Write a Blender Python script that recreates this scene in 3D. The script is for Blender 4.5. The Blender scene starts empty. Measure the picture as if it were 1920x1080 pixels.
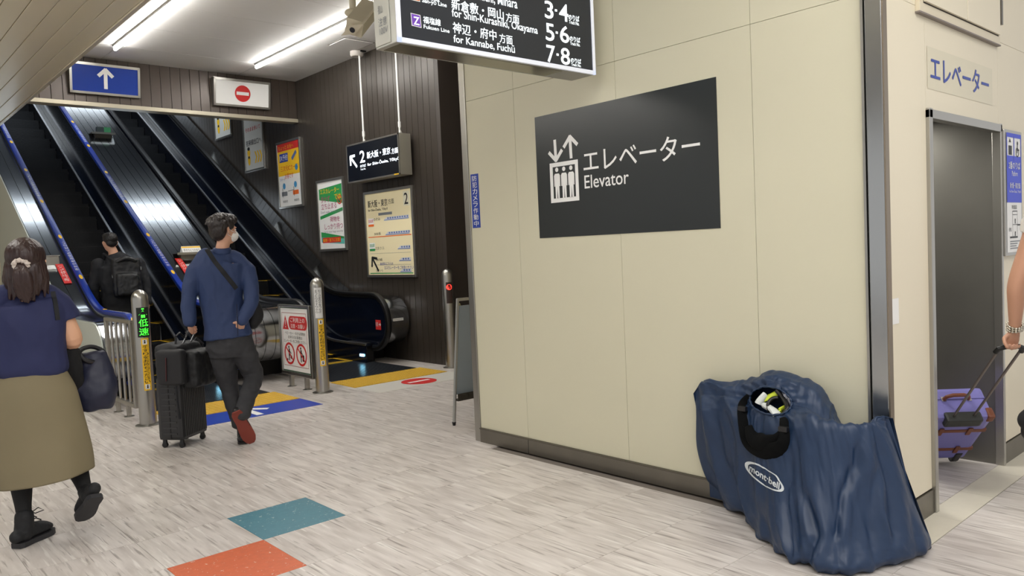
import bpy, bmesh, math, random
import numpy as np
from mathutils import Vector, Matrix, noise
from mathutils.bvhtree import BVHTree
S = bpy.context.scene
C = bpy.context.collection
random.seed(3)

# ------------------------------------------------------------------ camera
F_PX = 1454.725
YAW, PITCH, ROLL = 0.842345857, 0.0521856894, 0.0451363431
EYE = Vector((0, 0, 1.45))
_f = Vector((math.cos(PITCH)*math.cos(YAW), math.cos(PITCH)*math.sin(YAW), -math.sin(PITCH)))
_r = Vector((math.sin(YAW), -math.cos(YAW), 0))
_d = _f.cross(_r)
_c, _s = math.cos(ROLL), math.sin(ROLL)
RIGHT = _c*_r + _s*_d
DOWN = -_s*_r + _c*_d
cam_data = bpy.data.cameras.new('camera')
cam = bpy.data.objects.new('camera', cam_data)
C.objects.link(cam)
cam_data.sensor_width = 36
cam_data.lens = F_PX/1920*36
cam_data.clip_start = 0.05
mw = Matrix.Identity(4)
for i in range(3):
    mw[i][0] = RIGHT[i]; mw[i][1] = -DOWN[i]; mw[i][2] = -_f[i]; mw[i][3] = EYE[i]
cam.matrix_world = mw
S.camera = cam

# ------------------------------------------------------------------ world, exposure, big lights
S.view_settings.view_transform = 'Standard'
S.view_settings.look = 'None'
S.view_settings.exposure = 0.16
S.view_settings.gamma = 1.0
S.view_settings.use_curve_mapping = False
W = bpy.data.worlds.new('world'); S.world = W
W.use_nodes = True
bg = W.node_tree.nodes['Background']
bg.inputs[0].default_value = (1.0, 0.99, 0.985, 1)
bg.inputs[1].default_value = 0.64

def area(name, loc, sx, sy, power, color=(1, 0.97, 0.92), rot=(0, 0, 0)):
    l = bpy.data.lights.new(name, 'AREA'); l.shape = 'RECTANGLE'
    l.size = sx; l.size_y = sy; l.energy = power; l.color = color
    o = bpy.data.objects.new(name, l); C.objects.link(o)
    o.location = loc; o.rotation_euler = rot
    return o
# (the ceiling's own strip lamps are built further down with strip_light)

# ------------------------------------------------------------------ survey helpers (pixel ray cut with a real plane)
def ray(x, y):
    return RIGHT*((x-960)/F_PX) + DOWN*((y-540)/F_PX) + _f
def at(x, y, X=None, Y=None, Z=None, D=None):
    r = ray(x, y)
    if X is not None: t = X/r.x
    elif Y is not None: t = Y/r.y
    elif D is not None: t = D/math.hypot(r.x, r.y)
    else: t = (Z-1.45)/r.z
    return EYE + r*t

# ------------------------------------------------------------------ materials
def lin(c):
    return tuple((v/12.92 if v <= .04045 else ((v+.055)/1.055)**2.4) for v in [k/255 for k in c])
MATS = {}
def mat(name, rgb, rough=.5, metal=0, noise_amt=0, noise_scale=8, bump=0, bump_scale=60, spec=.5, emit=0, stretch=(1, 1, 1), coat=0, aniso=0, rough_var=0):
    if name in MATS: return MATS[name]
    m = bpy.data.materials.new(name); m.use_nodes = True
    nt = m.node_tree; b = nt.nodes['Principled BSDF']
    c = lin(rgb)
    b.inputs['Base Color'].default_value = (*c, 1)
    b.inputs['Roughness'].default_value = rough
    b.inputs['Metallic'].default_value = metal
    b.inputs['Specular IOR Level'].default_value = spec
    b.inputs['Coat Weight'].default_value = coat
    if aniso: b.inputs['Anisotropic'].default_value = aniso
    if emit:
        b.inputs['Emission Color'].default_value = (*c, 1)
        b.inputs['Emission Strength'].default_value = emit
    tc = nt.nodes.new('ShaderNodeTexCoord'); mp = nt.nodes.new('ShaderNodeMapping')
    mp.inputs['Scale'].default_value = stretch
    nt.links.new(tc.outputs['Object'], mp.inputs['Vector'])
    if noise_amt or rough_var:
        n = nt.nodes.new('ShaderNodeTexNoise'); n.inputs['Scale'].default_value = noise_scale
        n.inputs['Detail'].default_value = 5
        nt.links.new(mp.outputs[0], n.inputs['Vector'])
    if noise_amt:
        mx = nt.nodes.new('ShaderNodeMix'); mx.data_type = 'RGBA'
        mx.inputs[6].default_value = (*[v*(1-noise_amt) for v in c], 1)
        mx.inputs[7].default_value = (*[min(1, v*(1+noise_amt)) for v in c], 1)
        nt.links.new(n.outputs['Fac'], mx.inputs[0]); nt.links.new(mx.outputs[2], b.inputs['Base Color'])
    if rough_var:
        mr = nt.nodes.new('ShaderNodeMapRange')
        mr.inputs['To Min'].default_value = max(.02, rough-rough_var); mr.inputs['To Max'].default_value = rough+rough_var
        nt.links.new(n.outputs['Fac'], mr.inputs['Value']); nt.links.new(mr.outputs[0], b.inputs['Roughness'])
    if bump:
        n2 = nt.nodes.new('ShaderNodeTexNoise'); n2.inputs['Scale'].default_value = bump_scale
        n2.inputs['Detail'].default_value = 3
        bp = nt.nodes.new('ShaderNodeBump'); bp.inputs['Strength'].default_value = bump; bp.inputs['Distance'].default_value = .01
        nt.links.new(mp.outputs[0], n2.inputs['Vector']); nt.links.new(n2.outputs['Fac'], bp.inputs['Height'])
        nt.links.new(bp.outputs[0], b.inputs['Normal'])
    MATS[name] = m
    return m

def floor_mat():
    m = bpy.data.materials.new('streaked vinyl tile'); m.use_nodes = True
    nt = m.node_tree; b = nt.nodes['Principled BSDF']; N = nt.nodes.new; L = nt.links.new
    g = N('ShaderNodeNewGeometry'); oi = N('ShaderNodeObjectInfo')
    off = N('ShaderNodeVectorMath'); off.operation = 'SCALE'; off.inputs[3].default_value = 37
    cmb = N('ShaderNodeCombineXYZ'); L(oi.outputs['Random'], cmb.inputs[0]); L(oi.outputs['Random'], cmb.inputs[1])
    L(cmb.outputs[0], off.inputs[0])
    add = N('ShaderNodeVectorMath'); L(g.outputs['Position'], add.inputs[0]); L(off.outputs[0], add.inputs[1])
    def ns(scale, stretch, detail=6, dist=0):
        mp = N('ShaderNodeMapping'); mp.inputs['Scale'].default_value = stretch
        L(add.outputs[0], mp.inputs['Vector'])
        n = N('ShaderNodeTexNoise'); n.inputs['Scale'].default_value = scale; n.inputs['Detail'].default_value = detail
        n.inputs['Distortion'].default_value = dist
        L(mp.outputs[0], n.inputs['Vector']); return n
    def ramp(src, p0, c0, p1, c1):
        r = N('ShaderNodeValToRGB'); r.color_ramp.elements[0].position = p0; r.color_ramp.elements[0].color = (*c0, 1)
        r.color_ramp.elements[1].position = p1; r.color_ramp.elements[1].color = (*c1, 1)
        L(src.outputs['Fac'], r.inputs[0]); return r
    base = ramp(ns(20, (1, .13, 1), 9, .4), .28, lin((182, 174, 168)), .72, lin((222, 216, 211)))
    white = ramp(ns(44, (1, .055, 1), 6, .4), .58, (0, 0, 0), .66, (1, 1, 1))
    dark = ramp(ns(60, (1, .055, 1), 7, .4), .575, (0, 0, 0), .68, (1, 1, 1))
    m1 = N('ShaderNodeMix'); m1.data_type = 'RGBA'; m1.inputs[7].default_value = (*lin((228, 224, 219)), 1)
    mul1 = N('ShaderNodeMath'); mul1.operation = 'MULTIPLY'; mul1.inputs[1].default_value = .8
    L(white.outputs[0], mul1.inputs[0]); L(mul1.outputs[0], m1.inputs[0]); L(base.outputs[0], m1.inputs[6])
    m2 = N('ShaderNodeMix'); m2.data_type = 'RGBA'; m2.inputs[7].default_value = (*lin((130, 121, 115)), 1)
    mul2 = N('ShaderNodeMath'); mul2.operation = 'MULTIPLY'; mul2.inputs[1].default_value = .75
    L(dark.outputs[0], mul2.inputs[0]); L(mul2.outputs[0], m2.inputs[0]); L(m1.outputs[2], m2.inputs[6])
    # per tile shade
    hs = N('ShaderNodeHueSaturation'); mr = N('ShaderNodeMapRange'); mr.inputs['To Min'].default_value = .97; mr.inputs['To Max'].default_value = 1.025
    L(oi.outputs['Random'], mr.inputs[0]); L(mr.outputs[0], hs.inputs['Value']); L(m2.outputs[2], hs.inputs['Color'])
    L(hs.outputs[0], b.inputs['Base Color'])
    b.inputs['Roughness'].default_value = .34; b.inputs['Specular IOR Level'].default_value = .4
    return m
def speck_mat(name, rgb):
    m = bpy.data.materials.new(name); m.use_nodes = True
    nt = m.node_tree; b = nt.nodes['Principled BSDF']; N = nt.nodes.new; L = nt.links.new
    g = N('ShaderNodeNewGeometry')
    n = N('ShaderNodeTexNoise'); n.inputs['Scale'].default_value = 55; n.inputs['Detail'].default_value = 4; n.inputs['Distortion'].default_value = 1
    L(g.outputs['Position'], n.inputs['Vector'])
    r = N('ShaderNodeValToRGB'); r.color_ramp.elements[0].position = .66; r.color_ramp.elements[0].color = (0, 0, 0, 1)
    r.color_ramp.elements[1].position = .69; r.color_ramp.elements[1].color = (.8, .8, .8, 1)
    L(n.outputs['Fac'], r.inputs[0])
    n2 = N('ShaderNodeTexNoise'); n2.inputs['Scale'].default_value = 30; L(g.outputs['Position'], n2.inputs['Vector'])
    c = lin(rgb)
    mx0 = N('ShaderNodeMix'); mx0.data_type = 'RGBA'; mx0.inputs[6].default_value = (*[v*.85 for v in c], 1); mx0.inputs[7].default_value = (*[min(1, v*1.15) for v in c], 1)
    L(n2.outputs['Fac'], mx0.inputs[0])
    mx = N('ShaderNodeMix'); mx.data_type = 'RGBA'; mx.inputs[7].default_value = (.75, .74, .68, 1)
    L(r.outputs[0], mx.inputs[0]); L(mx0.outputs[2], mx.inputs[6]); L(mx.outputs[2], b.inputs['Base Color'])
    b.inputs['Roughness'].default_value = .35
    return m

CREAM = mat('cream painted panel', (206, 202, 178), .42, noise_amt=.04, noise_scale=1.2, bump=.03, bump_scale=30)
CREAM2 = mat('warm cream panel', (228, 219, 196), .45, noise_amt=.03, noise_scale=1.2)
STEEL = mat('brushed stainless', (170, 168, 162), .32, 1, noise_amt=.12, noise_scale=14, stretch=(1, 1, .08), rough_var=.08)
STEELD = mat('dull stainless', (128, 124, 116), .42, 1, noise_amt=.15, noise_scale=6, stretch=(1, 1, .3))
DECK = mat('escalator deck steel', (165, 168, 172), .15, 1, noise_amt=.08, noise_scale=20, stretch=(6, .1, .1))
DOORSTEEL = mat('dark lift jamb steel', (128, 126, 120), .42, .8, noise_amt=.15, noise_scale=3)
BROWN = mat('brown enamelled slat', (61, 55, 49), .36, .2, noise_amt=.1, noise_scale=3, spec=.4)
BROWNH = mat('brown header slat', (76, 66, 59), .33, .25, noise_amt=.1, noise_scale=3, spec=.5)
DKBROWN = mat('dark brown return', (52, 45, 40), .5)
CEILW = mat('white ceiling board', (222, 220, 218), .6, noise_amt=.02)
SOFF = mat('beige soffit slat', (226, 216, 190), .3, .15, noise_amt=.04, noise_scale=2)
BLACK = mat('black', (14, 14, 16), .5)
BLACKG = mat('glossy dark navy panel', (12, 18, 32), .14, spec=.5)
STEPM = mat('escalator step metal', (22, 24, 28), .45, .5, bump=.15, bump_scale=40)
RUBBER = mat('black rubber', (12, 12, 14), .38)
BLUER = mat('blue handrail', (22, 52, 150), .28)
WHITE = mat('white', (232, 232, 230), .5)
WHITEP = mat('white print', (238, 238, 236), .5)
ALU = mat('aluminium frame', (176, 174, 168), .3, .9)
CLAD = mat('pale grey cladding', (204, 212, 204), .25, .1)
YEL = mat('tactile yellow', (206, 164, 44), .5, noise_amt=.08, noise_scale=30)
YELP = mat('yellow print', (246, 196, 30), .5)
REDP = mat('red print', (205, 42, 40), .5)
BLUEP = mat('blue print', (30, 62, 160), .4)
BLUEF = mat('blue floor sheet', (26, 62, 175), .35)
GREENP = mat('green print', (42, 150, 80), .5)
ORGP = mat('orange print', (232, 110, 40), .5)
CREAMP = mat('cream print', (238, 226, 186), .5)
BLACKP = mat('black print', (28, 30, 32), .5)
GREYP = mat('grey print', (120, 124, 130), .5)
PURP = mat('purple print', (120, 70, 190), .5)
MAGP = mat('magenta print', (170, 60, 110), .5)

# ------------------------------------------------------------------ mesh helpers
def finish(name, me, m, parent=None, smooth=False, loc=None):
    if m is not None: me.materials.append(m)
    if smooth:
        for p in me.polygons: p.use_smooth = True
        if smooth != 'all': me.set_sharp_from_angle(angle=math.radians(42))
    o = bpy.data.objects.new(name, me); C.objects.link(o)
    if loc is not None: o.location = loc
    if parent is not None: put(o, parent)
    return o
def obj(name, bm, m, parent=None, smooth=False, loc=None):
    me = bpy.data.meshes.new(name); bm.normal_update(); bm.to_mesh(me); bm.free()
    return finish(name, me, m, parent, smooth, loc)
def tag(o, label=None, cat=None, group=None, kind=None):
    if label: o['label'] = label
    if cat: o['category'] = cat
    if group: o['group'] = group
    if kind: o['kind'] = kind
    return o
def thing(name, label, cat, loc=(0, 0, 0), group=None):
    o = bpy.data.objects.new(name, None); C.objects.link(o); o.empty_display_size = .1
    o.location = loc
    return tag(o, label, cat, group)
def put(o, parent):
    """parent keeping the world placement (roots are only translated / rotated in z)"""
    o.parent = parent
    o.matrix_parent_inverse = Matrix.Translation(parent.location).inverted() if parent.type == 'EMPTY' or parent.location.length else Matrix.Identity(4)
    return o
def NB(): return bmesh.new()
def add_box(bm, a, b, bev=0):
    x0, x1 = sorted((a[0], b[0])); y0, y1 = sorted((a[1], b[1])); z0, z1 = sorted((a[2], b[2]))
    vs = [bm.verts.new((x, y, z)) for z in (z0, z1) for (x, y) in ((x0, y0), (x1, y0), (x1, y1), (x0, y1))]
    fs = []
    for q in ((3, 2, 1, 0), (4, 5, 6, 7), (0, 1, 5, 4), (1, 2, 6, 5), (2, 3, 7, 6), (3, 0, 4, 7)):
        fs.append(bm.faces.new([vs[i] for i in q]))
    if bev:
        es = list({e for f in fs for e in f.edges})
        bmesh.ops.bevel(bm, geom=es, offset=bev, segments=2, affect='EDGES', profile=.6)
    return vs
def box(name, a, b, m, parent=None, bev=0):
    bm = NB(); add_box(bm, a, b, bev); return obj(name, bm, m, parent)
def frame_axes(t, hint):
    t = t.normalized(); u = hint - t*hint.dot(t)
    if u.length < 1e-5:
        u = Vector((1, 0, 0)) - t*t.x
        if u.length < 1e-5: u = Vector((0, 1, 0))
    u.normalize(); return u, t.cross(u)
def add_loft(bm, pts, rad, hint=Vector((1, 0, 0)), seg=14, cap=True, power=2):
    """sweep of ellipses: rad items are r or (a along hint, b across)"""
    pts = [Vector(p) for p in pts]; rings = []
    for i, p in enumerate(pts):
        t = (pts[min(i+1, len(pts)-1)] - pts[max(i-1, 0)])
        h = hint[i] if isinstance(hint, (list, tuple)) and not isinstance(hint, Vector) else hint
        u, v = frame_axes(t, Vector(h))
        a, b = rad[i] if isinstance(rad[i], (tuple, list)) else (rad[i], rad[i])
        ring = []
        for k in range(seg):
            an = 2*math.pi*k/seg; c, s = math.cos(an), math.sin(an)
            cc = math.copysign(abs(c)**(2/power), c); ss = math.copysign(abs(s)**(2/power), s)
            ring.append(bm.verts.new(p + u*a*cc + v*b*ss))
        rings.append(ring)
    for r0, r1 in zip(rings, rings[1:]):
        for k in range(seg):
            bm.faces.new((r0[k], r0[(k+1) % seg], r1[(k+1) % seg], r1[k]))
    if cap:
        bm.faces.new(list(reversed(rings[0]))); bm.faces.new(rings[-1])
    return rings
def dense(pts, rad, n=6):
    """Catmull-Rom through points and radii"""
    P = [np.array(list(p)+(list(r) if isinstance(r, (tuple, list)) else [r, r]), float) for p, r in zip(pts, rad)]
    out = []
    for i in range(len(P)-1):
        p0, p1, p2, p3 = P[max(i-1, 0)], P[i], P[i+1], P[min(i+2, len(P)-1)]
        for k in range(n):
            t = k/n
            out.append(.5*((2*p1)+(-p0+p2)*t+(2*p0-5*p1+4*p2-p3)*t*t+(-p0+3*p1-3*p2+p3)*t**3))
    out.append(P[-1])
    return [Vector(o[:3]) for o in out], [(max(o[3], .001), max(o[4], .001)) for o in out]
def add_limb(bm, pts, rad, hint=Vector((1, 0, 0)), seg=14, n=5, ends=True, power=2):
    p, r = dense(pts, rad, n); add_loft(bm, p, r, hint, seg, True, power)
    if ends:
        for q, rr in ((p[0], r[0]), (p[-1], r[-1])):
            add_ell(bm, q, (min(rr), min(rr), min(rr)))
def add_ell(bm, c, r, rot=None, seg=16):
    M = Matrix.Translation(Vector(c)) @ (rot.to_4x4() if rot is not None else Matrix.Identity(4)) @ Matrix.Diagonal((r[0], r[1], r[2], 1))
    return bmesh.ops.create_uvsphere(bm, u_segments=seg, v_segments=max(8, seg*2//3), radius=1, matrix=M)['verts']
def add_tube(bm, pts, r, seg=8, cap=True):
    add_loft(bm, pts, [r]*len(pts), Vector((.31, .2, .93)), seg, cap)
def tube(name, pts, r, m, parent=None, seg=10):
    bm = NB(); add_tube(bm, pts, r, seg); return obj(name, bm, m, parent, True)
def remesh(bm, voxel, smooth=4, disp=None):
    me = bpy.data.meshes.new('tmp'); bm.to_mesh(me); bm.free()
    o = bpy.data.objects.new('tmp', me); C.objects.link(o)
    r = o.modifiers.new('r', 'REMESH'); r.mode = 'VOXEL'; r.voxel_size = voxel
    if smooth:
        s = o.modifiers.new('s', 'SMOOTH'); s.factor = .5; s.iterations = smooth
    dg = bpy.context.evaluated_depsgraph_get()
    out = bpy.data.meshes.new_from_object(o.evaluated_get(dg))
    bpy.data.objects.remove(o); bpy.data.meshes.remove(me)
    out.materials.clear()
    if disp:
        nrm = [v.normal.copy() for v in out.vertices]
        for v, n in zip(out.vertices, nrm): v.co += n*disp(v.co, n)
    return out
def poly_prism(bm, pts2, to3, depth_vec):
    """extrude polygon pts2 (list of (a,b)) mapped by to3 along depth_vec"""
    f0 = [bm.verts.new(to3(*p)) for p in pts2]
    f1 = [bm.verts.new(Vector(to3(*p))+depth_vec) for p in pts2]
    n = len(pts2)
    bm.faces.new(f0); bm.faces.new(list(reversed(f1)))
    for i in range(n):
        bm.faces.new((f0[i], f1[i], f1[(i+1) % n], f0[(i+1) % n]))
    bmesh.ops.recalc_face_normals(bm, faces=bm.faces)

# ------------------------------------------------------------------ flat print on planes
class Face:
    """a plane with origin o, right u, up v, outward n (metres)"""
    def __init__(s, o, u, v, n): s.o, s.u, s.v, s.n = Vector(o), Vector(u), Vector(v), Vector(n)
    def p(s, a, b, h=0): return s.o + s.u*a + s.v*b + s.n*h
    def uv(s, q):
        d = Vector(q)-s.o; return d.dot(s.u), d.dot(s.v)
    def px(s, x, y):
        r = ray(x, y); t = (s.o-EYE).dot(s.n)/r.dot(s.n); return s.uv(EYE+r*t)
GLY = {}
def text_geo(body, bold=0.0):
    cjk = any(ord(c) > 0x3000 for c in body)
    shift = bold*.6 if cjk else 0
    bold = 0.0 if cjk else (.024 if bold >= .034 else min(bold, .022)*.5)
    k = (body, bold, shift)
    if k not in GLY:
        cu = bpy.data.curves.new('t', 'FONT'); cu.body = body; cu.size = 1; cu.resolution_u = 3
        cu.offset = bold; cu.space_line = .95
        o = bpy.data.objects.new('t', cu); C.objects.link(o)
        dg = bpy.context.evaluated_depsgraph_get(); dg.update()
        me = bpy.data.meshes.new_from_object(o.evaluated_get(dg))
        co = np.array([v.co[:2] for v in me.vertices]) if len(me.vertices) else np.zeros((1, 2))
        fs = [tuple(p.vertices) for p in me.polygons]
        bpy.data.objects.remove(o); bpy.data.curves.remove(cu); bpy.data.meshes.remove(me)
        mn, mx = co.min(0), co.max(0)
        if shift and len(fs):       # heavier weight for dense characters: the glyph printed twice with a small shift
            n0 = len(co); co = np.concatenate([co+[-shift*.7, 0], co+[shift*.7, 0], co+[0, shift*.5]]); fs = fs+[tuple(q+n0 for q in f) for f in fs]+[tuple(q+2*n0 for q in f) for f in fs]
            mn, mx = co.min(0), co.max(0)
        co = (co-mn)/np.maximum(mx-mn, 1e-6); lay = np.arange(len(co))//(n0 if shift and len(fs) else max(1, len(co))); GLY[k] = (np.column_stack([co, lay*.00018]), fs)
    return GLY[k]
def text(face, body, a0, a1, b0, b1, m, parent, h=.002, bold=.0, rot=0, name='lettering', warp=None):
    co, fs = text_geo(body, bold)
    vs = []
    for x, y, lz in co:
        a = a0+(a1-a0)*x; b = b0+(b1-b0)*y
        vs.append(warp(a, b, h+lz) if warp else face.p(a, b, h+lz))
    me = bpy.data.meshes.new(name); me.from_pydata(vs, [], fs)
    o = finish(name, me, m); o['kind2'] = 'print'; del o['kind2']
    if parent is not None: put(o, parent)
    return o
def text_px(face, body, bl, tr, m, parent, **k):
    a0, b0 = face.px(*bl); a1, b1 = face.px(*tr)
    return text(face, body, a0, a1, b0, b1, m, parent, **k)
def vtext(face, body, a0, a1, b1, b0, m, parent, **k):
    """characters stacked top (b1) to bottom (b0) as one mesh"""
    n = len(body); st = (b1-b0)/n; V = []; Fc = []
    for i, ch in enumerate(body):
        co, fs = text_geo(ch, k.get('bold', 0)); base = len(V)
        hh, ww = .86, 1.0
        if ch == 'ー': hh, ww = .8, .2
        ca = (a0+a1)/2; w = (a1-a0)*ww
        for x, y, lz in co:
            if ch == 'ー': x, y = y, x
            a = ca+(x-.5)*w; b = b1-st*(i+.5)+(y-.5)*st*hh
            wp = k.get('warp'); hh_ = k.get('h', .002)+lz; V.append(wp(a, b, hh_) if wp else face.p(a, b, hh_))
        Fc += [tuple(q+base for q in f) for f in fs]
    me = bpy.data.meshes.new('lettering'); me.from_pydata(V, [], Fc)
    o = finish('lettering', me, m); put(o, parent); return o
def shape(face, polys, m, parent, h=.0015, name='printed_shape', warp=None):
    V = []; Fc = []
    for j, p in enumerate(polys):
        hh = h+.00012*(j % 7)
        b = len(V); V += [(warp(x, y, hh) if warp else face.p(x, y, hh)) for x, y in p]; Fc.append(tuple(range(b, b+len(p))))
    me = bpy.data.meshes.new(name); me.from_pydata(V, [], Fc)
    o = finish(name, me, m)
    if parent is not None: put(o, parent)
    return o
def rect(a0, a1, b0, b1): return [(a0, b0), (a1, b0), (a1, b1), (a0, b1)]
def ngon(cx, cy, rx, ry=None, n=28, a0=0): 
    ry = ry or rx; return [(cx+rx*math.cos(a0+2*math.pi*i/n), cy+ry*math.sin(a0+2*math.pi*i/n)) for i in range(n)]
def ringquads(cx, cy, r0, r1, n=32, k=1.0):
    out = []
    for i in range(n):
        a, b = 2*math.pi*i/n, 2*math.pi*(i+1)/n
        out.append([(cx+r0*math.cos(a)*k, cy+r0*math.sin(a)), (cx+r1*math.cos(a)*k, cy+r1*math.sin(a)), (cx+r1*math.cos(b)*k, cy+r1*math.sin(b)), (cx+r0*math.cos(b)*k, cy+r0*math.sin(b))])
    return out
def bar2(x0, y0, x1, y1, w):
    dx, dy = x1-x0, y1-y0; l = math.hypot(dx, dy); nx, ny = -dy/l*w/2, dx/l*w/2
    return [(x0+nx, y0+ny), (x0-nx, y0-ny), (x1-nx, y1-ny), (x1+nx, y1+ny)]
def arrow2(x0, y0, x1, y1, w, head):
    dx, dy = x1-x0, y1-y0; l = math.hypot(dx, dy); dx /= l; dy /= l
    out = [bar2(x0, y0, x1-dx*w*.6, y1-dy*w*.6, w)]
    for s in (1, -1):
        ex, ey = -dx*.72+s*-dy*.72, -dy*.72+s*dx*.72
        out.append(bar2(x1-ex*w*.2, y1-ey*w*.2, x1+ex*head, y1+ey*head, w))
    return out
# ================================================================== STRUCTURE
CZ = 4.22
def structure(name, label=None):
    return None
# ---- floor: a base slab with tiles laid on it
fl = box('floor', (-7, -4, -.12), (9, 14, -.012), mat('floor screed', (120, 112, 104), .8))
tag(fl, 'pale streaked vinyl tile floor of the concourse', None, kind='structure')
TM = floor_mat(); TEAL = speck_mat('teal tile', (70, 126, 142)); ORANGE = speck_mat('orange tile', (204, 94, 42))
xs = [1.622+.4815*k for k in range(-12, 16)]
ys = [1.36, 1.915]+[3.835+.48*k for k in range(-3, 9)]
GAP = .0009
tile_count = 0
rest = NB()
holes = [(2.34, 3.6, 6.88, 14), (4.27, 5.53, 6.92, 14)]
def tile_bm(w, d):
    bm = NB(); add_box(bm, (GAP, GAP, -.012), (w-GAP, d-GAP, 0)); return bm
tile_cache = {}
def tile(x0, x1, y0, y1, m, nm='floor_tile', label=None):
    k = (round(x1-x0, 3), round(y1-y0, 3), m.name)
    if k not in tile_cache:
        me = bpy.data.meshes.new(nm); bm = tile_bm(x1-x0, y1-y0); bm.to_mesh(me); bm.free(); me.materials.append(m); tile_cache[k] = me
    o = bpy.data.objects.new(nm, tile_cache[k]); C.objects.link(o); o.location = (x0, y0, 0); put(o, fl)
    if label: o['label'] = label
    return o
yy = [1.36-.48*k for k in range(11)][::-1]
rows = [(a, b) for a, b in zip(ys, ys[1:])] + [(a, b) for a, b in zip(yy, yy[1:])]
for (y0, y1) in rows:
    for x0, x1 in zip(xs, xs[1:]):
        xm, ym = (x0+x1)/2, (y0+y1)/2
        if y0 >= 1.36 and xm > 3.64 and ym < 4.5: continue
        if y0 >= 1.36 and x0 < 3.64 < x1: 
            x1 = 3.64 if ym < 4.5 else x1
        # which pixels would see it
        near = (0.0 < xm < 6.2 and ym > .3 and math.atan2(ym, xm) < math.radians(86))
        if near and tile_count < 290:
            if abs(x0-1.622) < .01 and abs(y0-3.835) < .01: tile(x0, x1, y0, y1, TEAL, label='teal floor tile with white flecks')
            elif abs(x1-1.622) < .01 and abs(y1-3.835) < .01: tile(x0, x1, y0, y1, ORANGE, label='orange floor tile with white flecks')
            else: tile(x0, x1, y0, y1, TM)
            tile_count += 1
        else:
            add_box(rest, (x0+GAP, y0+GAP, -.012), (x1-GAP, y1-GAP, 0))
add_box(rest, (-5, 7.677, -.012), (8, 14, 0))
tag(obj('floor_tiling', rest, TM, fl), kind='stuff')
# pale border strip along the doorway wall and into the lift lobby
BORD = mat('pale border tile', (214, 208, 192), .4, noise_amt=.05, noise_scale=20)
for x in [3.64+.48*k for k in range(6)]:
    tile(x, x+.48, 1.362, 1.53, BORD, 'border_tile')
for i in range(3):
    for j in range(4):
        tile(4.19+.36*i, 4.19+.36*(i+1), 1.53+.48*j, 1.53+.48*(j+1), TM)

# ---- ceiling: boards as separate pieces over a slab
ce = box('ceiling', (-7, -4, CZ+.02), (9, 11.6, CZ+.14), mat('ceiling void', (40, 38, 36), .9))
tag(ce, 'white board ceiling with thin joints', None, kind='structure')
for (x0, x1) in ((1.96, 3.03), (3.03, 4.9), (4.9, 5.84), (-.7, 1.17), (-2.6, -.72)):
    for k in range(10):
        y1 = 11.48-.0-.82 - .96*(k-1) if k else 11.46
        y0 = 10.66-.96*k
        if y0 < 1.5: break
        if x0 < 1.9 and y0 > 2.9: continue
        box('ceiling_panel', (x0+.004, y0+.004, CZ), (x1-.004, (11.46 if k == 0 else y0+.96)-.004, CZ+.02), CEILW, ce)
bm = NB(); 
for x in range(-6, 9, 2):
    for y in range(-4, 2, 1): add_box(bm, (x+.004, y+.004, CZ), (x+1.996, y+.996, CZ+.02))
tag(obj('ceiling_board', bm, CEILW, ce), kind='stuff')
# access hatch, set in the board by the platform sign
h = thing('ceiling_hatch', 'square white access hatch with dark rim in the ceiling by the smoke-detector rod', 'hatch', (5.43, 9.04, CZ-.006))
box('hatch_frame', (5.2, 8.82, CZ-.006), (5.66, 9.26, CZ-.001), mat('hatch rim', (120, 116, 110), .5), h)
box('hatch_door', (5.22, 8.84, CZ-.012), (5.64, 9.24, CZ-.004), CEILW, h)

# ---- beige slatted soffit on the left
SZ = 3.4
so = box('ceiling_soffit', (-7, 2.6, SZ+.02), (1.93, 14, CZ+.02), mat('soffit core', (150, 142, 125), .7))
tag(so, 'lower beige slatted soffit at the upper left', None, kind='structure')
for k in range(17):
    x1 = 1.925-.158*k
    bm = NB(); add_box(bm, (x1-.153, 2.62, SZ), (x1, 13.9, SZ+.022), .004); obj('soffit_slat', bm, SOFF, so)
box('soffit_edge_trim', (1.93, 2.6, SZ-.012), (1.965, 14, CZ), mat('pale trim', (206, 198, 178), .35, .2), so)

# ---- lift wall (X = 3.64) and doorway wall (Y = 1.53)
DY = 1.515
wr = box('wall_right', (3.66, DY+.03, 0), (3.8, 4.56, CZ), mat('wall core', (120, 116, 104), .8))
tag(wr, 'cream panelled lift wall carrying the black lift sign', None, kind='structure')
yseams = [1.582, 2.16, 3.068, 3.978, 4.50]
for a, b in zip(yseams, yseams[1:]):
    for z0, z1 in ((.108, 2.535), (2.535, CZ)):
        box('wall_panel', (3.64, a+.0012, z0+.0012), (3.66, b-.0012, z1-.0012), CREAM, wr)
# stainless end trim and corner post
box('end_trim', (3.632, 4.50, 0), (3.81, 4.565, CZ), STEEL, wr, .004)
cp = box('trim_1', (3.628, 1.50, 0), (3.655, 1.575, CZ), mat('corner post steel', (176, 178, 178), .2, 1, rough_var=.05, noise_scale=2), bev=.003)
tag(cp, 'stainless corner post between the lift wall and the doorway wall', None, kind='structure')
box('post_side', (3.628, 1.492, 0), (3.668, 1.4995, CZ), mat('corner post side', (150, 138, 122), .35, .9), cp)
box('post_rib', (3.622, 1.58, 0), (3.64, 1.592, CZ), STEEL, cp)
# kick plates
bb = box('baseboard_right', (3.628, 3.972, 0), (3.64, 4.50, .1), STEELD, bev=.002)
tag(bb, 'stainless kick plate under the lift wall', None, kind='structure')
box('kick_plate', (3.628, 1.59, 0), (3.64, 3.968, .1), STEELD, bb, .002)
box('kick_cap', (3.622, 1.59, .1), (3.64, 4.50, .108), mat('kick cap', (104, 99, 90), .4, .8), bb)
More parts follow.
